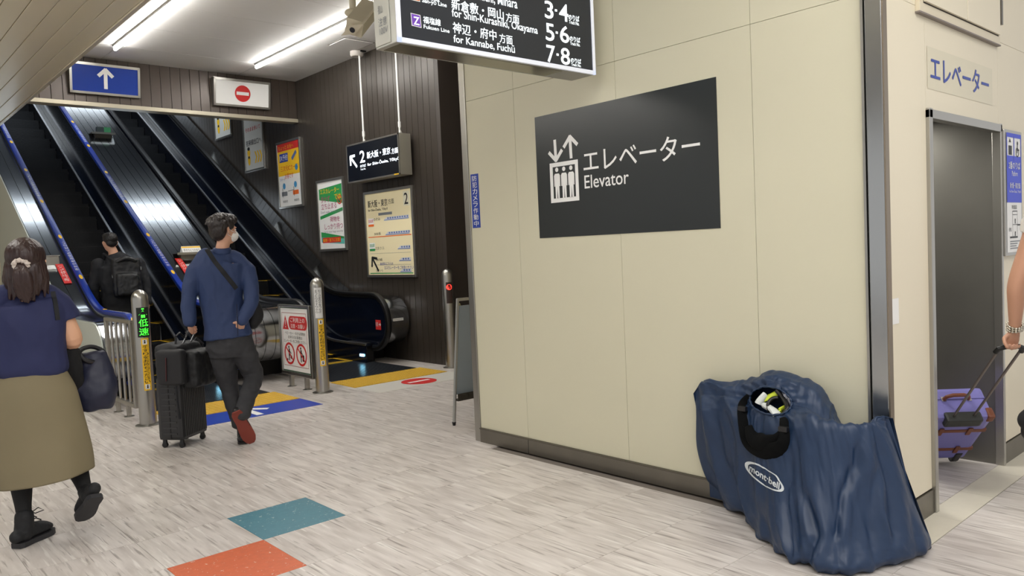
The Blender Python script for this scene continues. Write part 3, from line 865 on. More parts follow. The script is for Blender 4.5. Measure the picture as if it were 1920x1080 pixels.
P3([rect(.03, Wd-.03, .645, .65), rect(.03, Wd-.03, .05, .055), rect(.03, .035, .05, .65), rect(Wd-.035, Wd-.03, .05, .65)], mat('rim red', (150, 40, 50), .5))
P3([[(.04, .46), (.19, .46), (.115, .62)]], REDP)
text(f, '!', .107, .123, .48, .57, WHITEP, nb, h=.003, bold=.03)
rr = []
for cx, a in ((.57, -90), (.25, 90)):
    for i in range(13): an = math.radians(a+180*i/12); rr.append((cx+.06*math.cos(an)*1.0, .54+.075*math.sin(an)))
P3([rr], REDP)
text(f, 'ご利用上の', .24, .58, .545, .6, WHITEP, nb, h=.003, bold=.02); text(f, '注意・お願い', .24, .58, .48, .53, WHITEP, nb, h=.003, bold=.02)
text(f, 'ベビーカー・大きな荷物を', .09, .58, .405, .44, BLACKP, nb); text(f, 'お持ちのお客様は', .16, .5, .36, .395, BLACKP, nb); text(f, 'エレベーターをご利用ください。', .05, .6, .315, .35, BLACKP, nb)
for cx in (.175, .46):
    P3(ringquads(cx, .19, .10, .125), REDP); 
    P3([ngon(cx-.01, .262, .014), bar2(cx-.01, .16, cx-.005, .245, .03), bar2(cx-.012, .11, cx-.012, .17, .02), bar2(cx, .22, cx+.04, .19, .012)], BLACKP)
    P3([rect(cx+.02, cx+.062, .12, .19)] if cx > .3 else [ngon(cx+.035, .15, .02), ngon(cx-.055, .12, .014)], BLACKP)
    P3([bar2(cx-.08, .26, cx+.08, .12, .018)], REDP, .003)

# ---- the hanging track sign
SBZ, SY = 2.452, 3.13
X0, X1 = 2.13, 3.525
ts = thing('track_sign', 'large hanging black track-number sign with white lettering', 'sign', (2.8, 3.25, SBZ))
CASE = mat('sign casing grey', (168, 168, 160), .38, .35)
box('sign_case', (X0, SY, SBZ), (X1, SY+.185, 3.36), CASE, ts, .004)
box('underside_plate', (X0+.03, SY+.02, SBZ-.002), (X1-.25, SY+.165, SBZ+.001), mat('polished underside', (150, 146, 130), .2, .8), ts)
box('end_cover', (X0-.006, SY+.05, SBZ+.01), (X0, SY+.18, 3.35), mat('end cover', (188, 188, 178), .45), ts, .003)
f = Face((X0, SY-.012, SBZ), (1, 0, 0), (0, 0, 1), (0, -1, 0)); WW, HH = X1-X0, .9
LB = mat('lit panel rim', (226, 230, 240), .4, emit=.25)
bm = NB()
for a, b, c, d in ((0, WW, 0, .022), (0, WW, HH-.02, HH), (0, .02, 0, HH), (WW-.02, WW, 0, HH)): add_box(bm, (X0+a, SY-.014, SBZ+c), (X0+b, SY, SBZ+d))
obj('sign_rim', bm, LB, ts)
SG = mat('sign black glass', (38, 42, 50), .3)
shape(f, [rect(.02, WW-.02, .022, HH-.02)], SG, ts, h=-.004, name='sign_face')
LIT = mat('lit white lettering', (240, 248, 250), .5, emit=1.0)
K = 3.918
def tp(s, x0, y0, x1, y1, m=LIT, bold=.012, **k):
    return text_px(f, s, (620+x0/K, y0/K), (620+x1/K, y1/K), m, ts, h=-.001, bold=bold, **k)
def poly_px(F, pts, m, par, h=0): return shape(F, [[F.px(*p) for p in pts]], m, par, h=h)
def kp(x, y): return (620+x/K, y/K)
tp('福塩線', 682, 168, 808, 142); tp('Fukuen Line', 685, 207, 873, 215, bold=.02)
poly_px(f, [kp(588, 93), kp(661, 110), kp(670, 205), kp(597, 188)], WHITEP, ts, -.002)
poly_px(f, [kp(593, 99), kp(656, 115), kp(664, 198), kp(602, 183)], PURP, ts, -.0012)
tp('Z', 612, 178, 651, 128, bold=.03)
tp('神辺・府中', 900, 240, 1217, 222, bold=.02); tp('方面', 1242, 312, 1335, 262, bold=.01); tp('for Kannabe, Fuchū', 905, 318, 1352, 336, bold=.015)
tp('新倉敷・岡山', 890, 66, 1270, 72, bold=.02); tp('方面', 1290, 156, 1384, 112, bold=.01); tp('for Shin-Kurashiki, Okayama', 893, 138, 1520, 195, bold=.015)
tp('for Onomichi, Mihara', 880, -38, 1370, -8, bold=.015); tp('尾道・三原', 880, -105, 1200, -100, bold=.02)
tp('San-yō Line', 673, 24, 852, 22, bold=.02); tp('山陽線', 672, -12, 800, -38)
poly_px(f, [kp(578, -78), kp(651, -62), kp(660, 14), kp(588, -2)], WHITEP, ts, -.002); poly_px(f, [kp(583, -72), kp(646, -57), kp(655, 7), kp(593, -7)], ORGP, ts, -.0012)
for i, (a, y) in enumerate((('3', 0), ('5', 166), ('7', 322))):
    tp(a, 1576+i*7, 130+[0, 164, 324][i], 1634+i*7, 15+[0, 164, 324][i], bold=.02); tp('468'[i], 1682+i*6, 148+[0, 160, 322][i], 1744+i*6, 36+[0, 160, 322][i], bold=.02)
    cx, cy = 1656+i*6, 76+[0, 163, 325][i]
    poly_px(f, [kp(cx-8, cy-10), kp(cx+8, cy-6), kp(cx+8, cy+10), kp(cx-8, cy+6)], LIT, ts, -.001)
    tp('のりば', 1750+i*8, 143+[0, 157, 315][i], 1826+i*7, 120+[0, 157, 315][i], bold=.03); tp('Track No.', 1753+i*8, 172+[0, 156, 310][i], 1826+i*7, 163+[0, 156, 310][i], bold=.03)
for x in (X0+.25, X1-.25): tube('hanger_pipe', [(x, SY+.09, 3.36), (x, SY+.09, CZ)], .02, WHITE, ts)
f2 = Face((X0-.0065, SY+.16, SBZ), (0, -1, 0), (0, 0, 1), (-1, 0, 0))
text(f2, '注意\n100V', .02, .10, .06, .14, GREYP, ts); text(f2, '福山', .02, .06, .16, .2, GREYP, ts)

# ---- hung platform sign close to the brown wall
ps = thing('platform_sign', 'black lit platform sign with arrow, hung on two rods before the brown wall', 'sign', (5.7, 9.0, 2.44))
PX = 5.60
box('sign_case', (PX, 8.30, 2.44), (5.78, 9.60, 2.965), mat('case beige', (150, 146, 134), .4, .3), ps, .006)
f = Face((PX-.012, 9.60, 2.44), (0, -1, 0), (0, 0, 1), (-1, 0, 0))
bm = NB()
for a, b, c, d in ((0, 1.3, 0, .02), (0, 1.3, .505, .525), (0, .02, 0, .525), (1.28, 1.3, 0, .525)): add_box(bm, (PX-.012, 9.60-a, 2.44+c), (PX, 9.60-b, 2.44+d))
obj('sign_rim', bm, ALU, ps)
shape(f, [rect(.02, 1.28, .02, .505)], mat('dark sign face', (16, 20, 28), .2), ps, h=-.004, name='sign_face')
LIT2 = mat('bright lettering', (238, 246, 255), .5, emit=1.6)
def T(s, a0, a1, b0, b1, **k): return text(f, s, a0, a1, b0, b1, LIT2, ps, h=-.001, **k)
def K6(x, y): return f.px(480+x/4, 270+y/4)
def T6(s, x0, y0, x1, y1, **k):
    a0, b0 = K6(x0, y0); a1, b1 = K6(x1, y1); return T(s, a0, a1, b0, b1, **k)
T6('2', 780, 143, 812, 45, bold=.02); T6('のりば', 782, 178, 822, 148, bold=.02); T6('Track No.', 784, 198, 822, 178)
T6('新大阪・東京', 832, 112, 1005, 20, bold=.03); T6('方面', 1016, 76, 1063, 22, bold=.015); T6('for Shin-Ōsaka, Tōkyō', 836, 172, 1072, 88, bold=.02)
a, b = K6(703, 92); c, d = K6(757, 172)
shape(f, arrow2(c, d, a+.01, b-.01, .035, .12), LIT2, ps, h=-.001)
shape(f, [rect(1.17, 1.27, .004, .018)], YELP, ps, h=.001)
for yy_ in (9.30, 8.42):
    tube('hanging_rod', [(5.7, yy_, 2.99), (5.7, yy_, CZ)], .013, WHITE, ps, 8)
    tube('rod_shackle', [(5.7, yy_-.05, 2.965), (5.7, yy_, 3.06), (5.7, yy_+.05, 2.965)], .005, STEELD, ps, 6)
    tube('rod_clamp', [(5.7, yy_, 3.06), (5.7, yy_, 3.13)], .02, WHITE, ps, 8)
dm = thing('ceiling_rose', 'round white ceiling cup where the left sign rod meets the ceiling', 'fitting', (5.7, 9.3, CZ))
bm = NB(); add_loft(bm, [(5.7, 9.36, CZ-.07), (5.7, 9.36, CZ-.05), (5.7, 9.36, CZ)], [.075, .09, .09], seg=20); obj('cup', bm, mat('cup white', (196, 190, 184), .5), dm, True)
box('cup_clip', (5.70, 9.25, CZ-.02), (5.78, 9.28, CZ), BLACK, dm)

# ---- framed posters on the brown wall
def poster(y0, y1, z0, z1, label, bgm):
    t = thing('framed_poster', label, 'poster', (BX, (y0+y1)/2, z0))
    X = BX-.001; fr = .035
    bm = NB()
    for a, b, c, d in ((y0, y1, z0, z0+fr), (y0, y1, z1-fr, z1), (y0, y0+fr, z0+fr, z1-fr), (y1-fr, y1, z0+fr, z1-fr)): add_box(bm, (X-.035, a, c), (X, b, d), .004)
    obj('poster_frame', bm, ALU, t)
    fc = Face((X-.02, y1-fr, z0+fr), (0, -1, 0), (0, 0, 1), (-1, 0, 0)); w, h = y1-y0-2*fr, z1-z0-2*fr
    shape(fc, [rect(0, w, 0, h)], bgm, t, h=0, name='poster_sheet')
    return t, fc, w, h
# timetable
t, f, w, h = poster(8.36, 9.56, 1.12, 2.315, 'cream platform guide poster with a big number 2 and train diagrams', CREAMP)
def q(polys, m, hh=.0015): return shape(f, polys, m, t, h=hh)
text(f, '新大阪・東京', .06, .56, h-.19, h-.09, BLACKP, t, bold=.03); text(f, '方面', .58, .72, h-.17, h-.10, BLACKP, t); text(f, 'for Shin-Ōsaka, Tōkyō', .06, .56, h-.25, h-.20, BLACKP, t, bold=.01)
q([rect(w-.19, w-.04, h-.22, h-.03)], mat('pale print', (226, 222, 196), .5)); text(f, '2', w-.165, w-.075, h-.2, h-.05, BLACKP, t, h=.003, bold=.02)
q([rect(.32, .66, h-.31, h-.275)], GREYP)
TRB = mat('train blue print', (96, 120, 176), .5)
for i, (zz, x0) in enumerate(((.36, .44), (.56, .46), (.76, .74), (.92, .76), (1.07, .77))):
    z = h-zz*h/1.13-.03
    q([[(x0, z), (x0+.07, z+.045), (w-.08, z+.05), (w-.08, z)]], mat('train print', (206, 208, 212), .5))
    q([bar2(x0+.02, z+.008, w-.08, z+.008, .009)], TRB, .0025)
    k = x0+.1
    while k < w-.1: q([rect(k, k+.035, z+.02, z+.042)], TRB, .0025); k += .058
    text(f, ['のぞみ', '500系', 'こだま さくら', 'N700 700系', 'ひかり レール'][i], .19, .36 if i != 2 else .42, z+.01, z+.05, BLACKP, t)
    if i in (2, 3): q([rect(.06, w-.08, z-.045, z-.042)], GREYP)
q([bar2(.03, h-.60, w-.04, h-.60, .012)], ORGP); q([bar2(.03, h-1.105*h/1.13-.065+.09-.03, w-.04, h-1.105*h/1.13-.065+.09-.03, .012)], GREENP)
for z, m in ((h-.44, ORGP), (h-.78, GREENP)):
    q([rect(.05, .19, z, z+.1)], WHITEP); q([rect(.05, .19, z-.012, z+.018)], m, .0025); text(f, '自由席', .06, .18, z+.04, z+.09, REDP if m is ORGP else GREENP, t, h=.003)
q(arrow2(.25, .05, .10, .24, .035, .13), BLACKP); text(f, '自由席はこちらの', .3, .62, .13, .17, BLUEP, t); text(f, 'エスカレーターをご利用ください', .4, w-.03, .07, .12, BLUEP, t)
# green poster
t, f, w, h = poster(10.10, 10.92, 1.52, 2.60, 'white poster with green bands about standing still on the escalator', WHITEP)
q([[(.03, h-.1), (w-.03, h-.06), (w-.03, h-.35), (.03, h-.26)]], GREENP); text(f, 'エスカレーター', .07, w-.1, h-.18, h-.10, YELP, t, h=.003, bold=.02); text(f, 'では', w-.25, w-.06, h-.28, h-.2, YELP, t, h=.003, bold=.02)
q([[(.03, .5), (w-.03, .6), (w-.03, .55), (.03, .45)]], GREENP); q([[(.03, .24), (w-.03, .16), (w-.03, .06), (.03, .1)]], mat('teal print', (90, 180, 170), .5)); q([[(.03, .26), (w-.03, .17), (w-.03, .14), (.03, .18)]], GREENP, .002)
text(f, '歩かず', .08, .36, .7, .8, MAGP, t, bold=.02); text(f, '立ち止まる', .08, .55, .6, .69, MAGP, t, bold=.02); text(f, "Don't walk, but stand still", .06, .7, .535, .575, GREYP, t)
q(ringquads(.64, .72, .055, .072), REDP); q([bar2(.6, .76, .68, .68, .016)], REDP, .0025); q([ngon(.64, .745, .015), bar2(.64, .68, .645, .735, .025)], BLACKP)
text(f, '荷物を', .33, .62, .4, .48, MAGP, t, bold=.02); text(f, 'しっかり持つ', .15, .7, .29, .38, MAGP, t, bold=.02); text(f, 'Carry your bags securely', .12, .7, .235, .27, GREYP, t)
q([rect(.07, .62, .09, .17)], REDP, .003); text(f, '転倒・落下に注意!', .09, .6, .105, .155, YELP, t, h=.0045, bold=.02)
# yellow poster
t, f, w, h = poster(11.38, 12.22, 2.255, 3.345, 'yellow and white ticket poster with a red heading', WHITEP)
q([rect(0, w, h-.12, h)], REDP); text(f, 'ちょっと お先へ', .04, w*.75, h-.1, h-.03, YELP, t, h=.003); q([rect(0, w, .5, h-.12)], YELP)
q([rect(.06, .36, h-.3, h-.16)], BLUEP, .002); text(f, 'EX予約', .07, .35, h-.28, h-.18, WHITEP, t, h=.004, bold=.02); q([bar2(.5, h-.28, .66, h-.17, .06)], mat('card print', (90, 110, 160), .5), .003)
text(f, '三次元ICカード', .08, w-.08, h-.45, h-.36, REDP, t, h=.003); text(f, 'お得です', .22, w-.25, h-.58, h-.49, REDP, t, h=.003)
q([ngon(w-.13, .62-.02, .05)], mat('sky print', (70, 150, 200), .5), .003)
for cx in (.17, w-.2): q([ngon(cx, .33, .05)], mat('sky print', (70, 150, 200), .5)); q([rect(cx-.1, cx+.1, .17, .24)], ORGP if cx > .3 else GREYP); q([bar2(cx-.06, .15, cx-.06, .3, .012)], BLACKP, .003); text(f, '無割引', cx-.07, cx+.1, .06, .1, BLACKP, t)
q([bar2(.3, .24, .5, .25, .008)], BLACKP); text(f, 'スマート', .03, .22, .42, .46, BLUEP, t)
# two deep posters
PWH = mat('dim white print', (206, 206, 200), .5)
for (y0, y1, z0, z1, lab) in ((12.68, 13.50, 2.985, 4.5, 'tall white poster in the stairwell with lines of lettering and yellow arrows'), (14.0, 14.78, 3.72, 4.9, 'farthest white poster in the stairwell, half hidden by the header')):
    t, f, w, h = poster(y0, y1, z0, z1, lab, PWH)
    for i in range(3): cx = .38+.1*i; q([[(cx, .1), (cx+.06, .2), (cx, .3), (cx+.05, .3), (cx+.11, .2), (cx+.05, .1)]], YELP)
    q([ngon(.15, .3, .06, .06), ngon(.15, .18, .055, .1)], YELP); q([rect(.12, .18, .2, .24), ngon(.15, .37, .05, .03)], BLACKP, .0025)
    text(f, '在来線出口へ', .06, w-.06, .42, .52, BLACKP, t, bold=.01)
    if z1 < 4.6:
        text(f, 'そのまま歩いて', .06, w-.08, .66, .74, REDP, t, bold=.01); text(f, '階段まで', .14, w-.2, .9, .98, REDP, t, bold=.01); text(f, '出口3階へ', .06, w-.1, 1.12, 1.22, BLACKP, t, bold=.01)
    else: text(f, '階段まで', .06, w-.06, .62, .72, REDP, t)

# ---- signs on the header, tipped forward a little
def header_sign(x0, x1, label, blue):
    t = thing('header_sign', label, 'sign', (x0, 11.42, 3.72))
    z0, z1, dy = 3.73, 4.13, .06
    def P(a, b, hh): return Vector((x0+a, 11.40-hh-dy*b/.4, z0+b))
    w, h = x1-x0, z1-z0
    bm = NB(); vs = []
    poly_prism(bm, [(11.455, z0), (11.455, z1), (11.40-dy, z1), (11.40, z0)], lambda p, q_: Vector((x0, p, q_)), Vector((w, 0, 0))); obj('sign_case', bm, ALU, t)
    nn = Vector((0, -h, -dy)).normalized()
    f = Face((x0, 11.40, z0), (1, 0, 0), Vector((0, -dy, h)).normalized(), nn)
    bm = NB()
    for a, b, c, d in ((0, w, 0, .03), (0, w, h-.03, h), (0, .03, 0, h), (w-.03, w, 0, h)):
        vs = [f.p(*v) for v in ((a, c, 0), (b, c, 0), (b, d, 0), (a, d, 0), (a, c, .012), (b, c, .012), (b, d, .012), (a, d, .012))]; vv = [bm.verts.new(v) for v in vs]
        for qd in ((4, 5, 6, 7), (0, 1, 5, 4), (1, 2, 6, 5), (2, 3, 7, 6), (3, 0, 4, 7)): bm.faces.new([vv[i] for i in qd])
    bmesh.ops.recalc_face_normals(bm, faces=bm.faces); obj('sign_rim', bm, ALU, t)
    shape(f, [rect(.03, w-.03, .03, h-.03)], mat('blue sign', (28, 62, 158), .15) if blue else mat('white sign', (246, 246, 244), .25), t, h=.003, name='sign_face')
    if blue: shape(f, arrow2(w*.5, .08, w*.5, h-.07, .045, .125), WHITEP, t, h=.006)
    else: shape(f, [ngon(w*.5, h*.5, .12, n=36)], REDP, t, h=.006); shape(f, [rect(w*.5-.095, w*.5+.095, h*.5-.024, h*.5+.024)], WHITEP, t, h=.008)
header_sign(2.61, 3.475, 'blue sign with a white up arrow on the brown header', True)
header_sign(4.485, 5.355, 'white sign with a red no-entry disc on the brown header', False)

# ---- lift sign on the wall
f = Face((3.6385, 3.773, 1.503), (0, -1, 0), (0, 0, 1), (-1, 0, 0))
ls = thing('lift_sign', 'large black wall sign with white lift symbol and Elevator lettering', 'sign', (3.64, 3.07, 1.503))
bm = NB(); add_box(bm, (3.6365, 2.369, 1.503), (3.6398, 3.773, 2.309)); obj('sign_panel', bm, mat('sign charcoal', (34, 38, 38), .28, spec=.5), ls)
def L3(polys_px, hh=.003): return shape(f, [[f.px(*p) for p in pl] for pl in polys_px], WHITEP, ls, h=hh, name='pictogram')
def seg(p, q_, w): 
    a, b = f.px(*p), f.px(*q_); return bar2(a[0], a[1], b[0], b[1], w)
A0, B0 = f.px(1031, 306.5); A1, B1 = f.px(1087, 375.5); 
_, Bt = f.px(1031, 307); _, Bb = f.px(1034, 381); tk = .027
fr = [rect(A0, A1, Bt-tk, Bt), rect(A0, A1, Bb, Bb+tk), rect(A0, A0+tk, Bb+tk, Bt-tk), rect(A1-tk, A1, Bb+tk, Bt-tk)]
shape(f, fr, WHITEP, ls, h=.003, name='pictogram')
cw = A1-A0
for i in range(3):
    cx = A0+cw*(.25+.25*i); mid = (Bt+Bb)/2
    shape(f, [ngon(cx, mid+.083, .0145), [(cx-.027, mid+.02), (cx-.027, mid+.045), (cx-.018, mid+.058), (cx+.018, mid+.058), (cx+.027, mid+.045), (cx+.027, mid-.025), (cx+.019, mid-.025), (cx+.018, mid+.02), (cx+.018, mid-.105), (cx+.004, mid-.105), (cx+.0, mid-.03), (cx-.004, mid-.105), (cx-.018, mid-.105), (cx-.018, mid+.02), (cx-.019, mid-.025), (cx-.027, mid-.025)]], WHITEP, ls, h=.003, name='pictogram')
def arr(tail, tip):
    a, b = f.px(*tail), f.px(*tip); shape(f, arrow2(a[0], a[1], b[0], b[1], .024, .085), WHITEP, ls, h=.003, name='arrow')
arr((1040.5, 262), (1043, 301)); arr((1071.5, 297), (1069, 256))
a0, b0 = f.px(1095, 320); a1, _ = f.px(1313, 268); _, b1 = f.px(1250, 256.5); _, bq = f.px(1243, 303)
text(f, 'エレベーター', a0, a1, min(b0, bq), b1, WHITEP, ls, h=.003, bold=.018)
a0, b0 = f.px(1097, 354); a1, _ = f.px(1180, 345); _, b1 = f.px(1114, 327)
text(f, 'Elevator', a0, a1, b0, b1, WHITEP, ls, h=.003, bold=.012)
# blue camera sticker
f = Face((3.6385, 4.483, 1.606), (0, -1, 0), (0, 0, 1), (-1, 0, 0))
cs = thing('camera_notice', 'narrow blue vertical sticker with white characters on the lift wall edge', 'sticker', (3.64, 4.43, 1.6))
bm = NB(); add_box(bm, (3.638, 4.394, 1.606), (3.6398, 4.483, 2.0)); obj('sticker_sheet', bm, BLUEP, cs); vtext(f, '防犯カメラ作動中', .018, .072, .385, .008, WHITEP, cs, h=.002, bold=.01)
# blue lettering over the doorway, on its clear film
f = Face((4.17, DY-.001, 2.16), (1, 0, 0), (0, 0, 1), (0, -1, 0))
lt = thing('doorway_lettering', 'rounded blue lift lettering on a film over the doorway', 'sign', (4.65, DY, 2.2))
shape(f, [rect(.02, 1.0, -.01, .2)], mat('clear film', (216, 208, 182), .3), lt, h=.0005, name='film')
text(f, 'エレベーター', .06, .935, .035, .165, BLUEP, lt, h=.002, bold=.045)
# lift guide plaque
pl = thing('lift_plaque', 'tall framed blue and white lift guide plaque right of the doorway', 'sign', (5.44, DY, 1.27))
box('plaque_frame', (5.28, DY-.03, 1.265), (5.61, DY, 2.02), ALU, pl, .006)
f = Face((5.305, DY-.031, 1.285), (1, 0, 0), (0, 0, 1), (0, -1, 0))
shape(f, [rect(0, .28, 0, .715)], WHITEP, pl, h=0, name='plaque_sheet'); BL = mat('bright blue print', (24, 58, 206), .4)
shape(f, [rect(0, .28, .3, .58), rect(0, .28, .69, .715), rect(0, .012, .3, .7), rect(.268, .28, .3, .7), rect(.134, .146, .55, .7)], BL, pl)
shape(f, [rect(.04, .1, .585, .64), [(.045, .66), (.065, .685), (.085, .66)], ngon(.21, .66, .012), bar2(.2, .6, .21, .65, .012), bar2(.2, .62, .24, .62, .01)] + ringquads(.205, .605, .022, .03, 14), BLACKP, pl)
text(f, '2番のりば', .03, .25, .5, .545, WHITEP, pl, h=.003, bold=.02); text(f, 'Platform', .09, .2, .46, .49, WHITEP, pl, h=.003); text(f, '新大阪・東京方面', .05, .25, .385, .42, WHITEP, pl, h=.003, bold=.02); text(f, 'for Shin-Ōsaka, Tōkyō', .04, .26, .355, .378, WHITEP, pl, h=.003)
text(f, '断面図', .09, .18, .26, .285, BLACKP, pl)
shape(f, [rect(.1, .103, .09, .25), rect(.19, .193, .09, .25), rect(.1, .193, .245, .25), rect(.1, .193, .225, .228), rect(.1, .193, .165, .168), rect(.05, .193, .085, .095), rect(.193, .25, .16, .168), ngon(.15, .195, .008), bar2(.15, .172, .15, .19, .012), ngon(.15, .118, .008), bar2(.15, .097, .15, .113, .012)], BLACKP, pl)
for i in range(4): shape(f, [rect(.05, .05+[.2, .14, .12, .17][i], .062-.014*i, .068-.014*i)], GREYP, pl)
text(f, '改札', .03, .08, .125, .15, BLACKP, pl)
tag(box('paper_note', (3.70, DY-.003, 1.01), (3.79, DY-.0005, 1.13), WHITEP), 'blank white paper note taped left of the lift doorway', 'paper')

# ---- A-frame board behind the wall end
fs = thing('easel_sign', 'grey-backed steel easel sign half hidden behind the lift wall end', 'sign', (4.15, 5.2, 0))
def leg(a, b, m=STEEL, r=.014): return tube('easel_leg', [a, b], r, m, fs, 8)
leg((3.84, 5.10, .012), (3.985, 5.16, 1.04)); leg((4.66, 5.10, .012), (4.515, 5.16, 1.04))
leg((4.01, 5.17, 1.0), (4.14, 5.14, .62), mat('pale brass leg', (170, 160, 120), .4, .6), .006); leg((4.5, 5.40, .01), (4.5, 5.19, 1.03), MATS['pale brass leg'], .009)
bm = NB(); p = [(3.885, 5.113, .25), (4.615, 5.113, .25), (4.5, 5.155, .98), (4.0, 5.155, .98)]; v = [bm.verts.new(q_) for q_ in p]+[bm.verts.new((a, b+.012, c)) for a, b, c in p]
for qd in ((0, 1, 2, 3), (7, 6, 5, 4), (0, 4, 5, 1), (1, 5, 6, 2), (2, 6, 7, 3), (3, 7, 4, 0)): bm.faces.new([v[i] for i in qd])
obj('board_panel', bm, mat('grey board', (132, 142, 150), .35, .1), fs)
box('top_bar', (3.98, 5.145, 1.02), (4.52, 5.175, 1.045), STEEL, fs, .004)
bm = NB(); add_box(bm, (3.87, 5.07, .20), (4.63, 5.12, .215)); add_box(bm, (3.87, 5.065, .20), (4.63, 5.072, .26))
for k in range(9): add_box(bm, (3.9+.08*k, 5.06, .215), (3.95+.08*k, 5.066, .25))
obj('leaflet_shelf', bm, mat('dark shelf', (66, 62, 56), .4, .5), fs)
for x in (3.84, 4.66): bm = NB(); add_loft(bm, [(x, 5.10, 0), (x, 5.10, .03)], [.012, .018]); obj('rubber_foot', bm, RUBBER, fs)

# ---- security camera
sc = thing('security_camera', 'beige boxy security camera hung from a pole beside the strip light', 'camera', at(663, 5, D=5.4))
base = at(662, 28, D=5.35)
tube('camera_pole', [base+Vector((0, 0, .02)), Vector((base.x, base.y, CZ))], .022, mat('camera beige', (196, 188, 166), .45), sc)
ca = at(693, 16, D=5.30); cbk = at(664, 52, D=5.12)
ax = (cbk-ca).normalized()
bm = NB(); add_loft(bm, [ca, cbk], [(.085, .075)]*2, Vector((.6, -.6, .5)), 4, power=2); 
for e in bm.edges: pass
obj('camera_housing', bm, MATS['camera beige'], sc)
bm = NB(); add_loft(bm, [ca-ax*.03, cbk+ax*.03], [(.10, .028)]*2, Vector((.6, -.6, .5)), 4); 
obj('camera_hood', bm, MATS['camera beige'], sc)
bm = NB(); add_loft(bm, [cbk+ax*.028, cbk+ax*.034], [.018, .018]); obj('lens', bm, BLACKG, sc)
bm = NB(); add_ell(bm, base+Vector((0, 0, .01)), (.06, .045, .03)); obj('mount_joint', bm, MATS['camera beige'], sc, True)
for k in range(2): tube('cable', [ca-ax*.02+Vector((0, 0, .02*k)), ca+Vector((.08, .05, .08+.03*k)), ca+Vector((.1, .06, .3)), Vector((ca.x+.08, ca.y+.06, CZ))], .006, BLACK, sc, 6)
# ================================================================== PEOPLE
SKIN = mat('skin', (206, 158, 132), .5, bump=.04, bump_scale=80, noise_amt=.05, noise_scale=9)
HAIR = mat('black-brown hair', (36, 28, 26), .42, bump=.5, bump_scale=70, stretch=(1, 1, .12), noise_amt=.35, noise_scale=40)
def cloth(nm, rgb, rough=.8, b=.25, sc=14): return mat(nm, rgb, rough, bump=b, bump_scale=sc, noise_amt=.06, noise_scale=6)
def wrinkle(amp, sc, seed=0, st=(1, 1, 1)):
    def f(co, n):
        p = Vector((co.x*sc*st[0]+seed, co.y*sc*st[1], co.z*sc*st[2]))
        return amp*(1-2*abs(noise.noise(p)))*.6 + amp*.5*noise.noise(p*2.3)
    return f
def J(x, y, D): return at(x, y, D=D)
Z = Vector((0, 0, 1))
def basis(f):
    f = Vector((f[0], f[1], 0)).normalized(); return f, Vector((f.y, -f.x, 0))   # forward, person's right
def rotm(right, fwd, up=Z):
    return Matrix((right, fwd, up)).transposed()
def head_parts(bm, c, f, s=1.0, tilt=0.0):
    """c = centre of the skull; f = facing direction"""
    f, r = basis(f)
    u = (Z*math.cos(tilt)+f*math.sin(tilt)).normalized(); f = (f*math.cos(tilt)-Z*math.sin(tilt)).normalized()
    R_ = rotm(r, f, u)
    P = lambda a, b, d: c + (r*a+f*b+u*d)*s
    add_ell(bm, P(0, -.008, .03), (.074*s, .094*s, .088*s), R_, 20)
    add_ell(bm, P(0, .02, -.03), (.064*s, .072*s, .085*s), R_, 18)
    add_ell(bm, P(0, .045, -.085), (.036*s, .038*s, .028*s), R_, 12)      # chin
    add_ell(bm, P(0, .092, -.022), (.012*s, .018*s, .026*s), R_, 10)      # nose
    add_ell(bm, P(0, .098, -.036), (.016*s, .013*s, .010*s), R_, 10)
    add_ell(bm, P(0, .083, -.064), (.024*s, .010*s, .007*s), R_, 10)      # lips
    add_ell(bm, P(0, .080, -.073), (.020*s, .010*s, .007*s), R_, 10)
    for q in (-1, 1):
        add_ell(bm, P(q*.03, .078, .016), (.024*s, .012*s, .008*s), R_, 10)  # brow
        add_ell(bm, P(q*.042, .058, -.03), (.022*s, .02*s, .02*s), R_, 10)  # cheek
        E = add_loft(bm, [P(q*.07, .0, -.045), P(q*.078, -.006, -.02), P(q*.084, -.014, .008), P(q*.078, -.008, .02)], [(.006*s, .008*s), (.008*s, .014*s), (.008*s, .018*s), (.006*s, .008*s)], f, 10)
    return P, R_
def eyes(P, R_, s, parent):
    for q in (-1, 1):
        bm = NB(); add_ell(bm, P(q*.031, .0745, -.002), (.0135*s, .0125*s, .0085*s), R_, 12); e = obj('eye', bm, mat('eye white', (225, 220, 214), .25), parent, True)
        bm = NB(); add_ell(bm, P(q*.031, .085, -.002), (.006*s, .004*s, .006*s), R_, 10); obj('iris', bm, mat('dark iris', (30, 20, 16), .2), e, True)
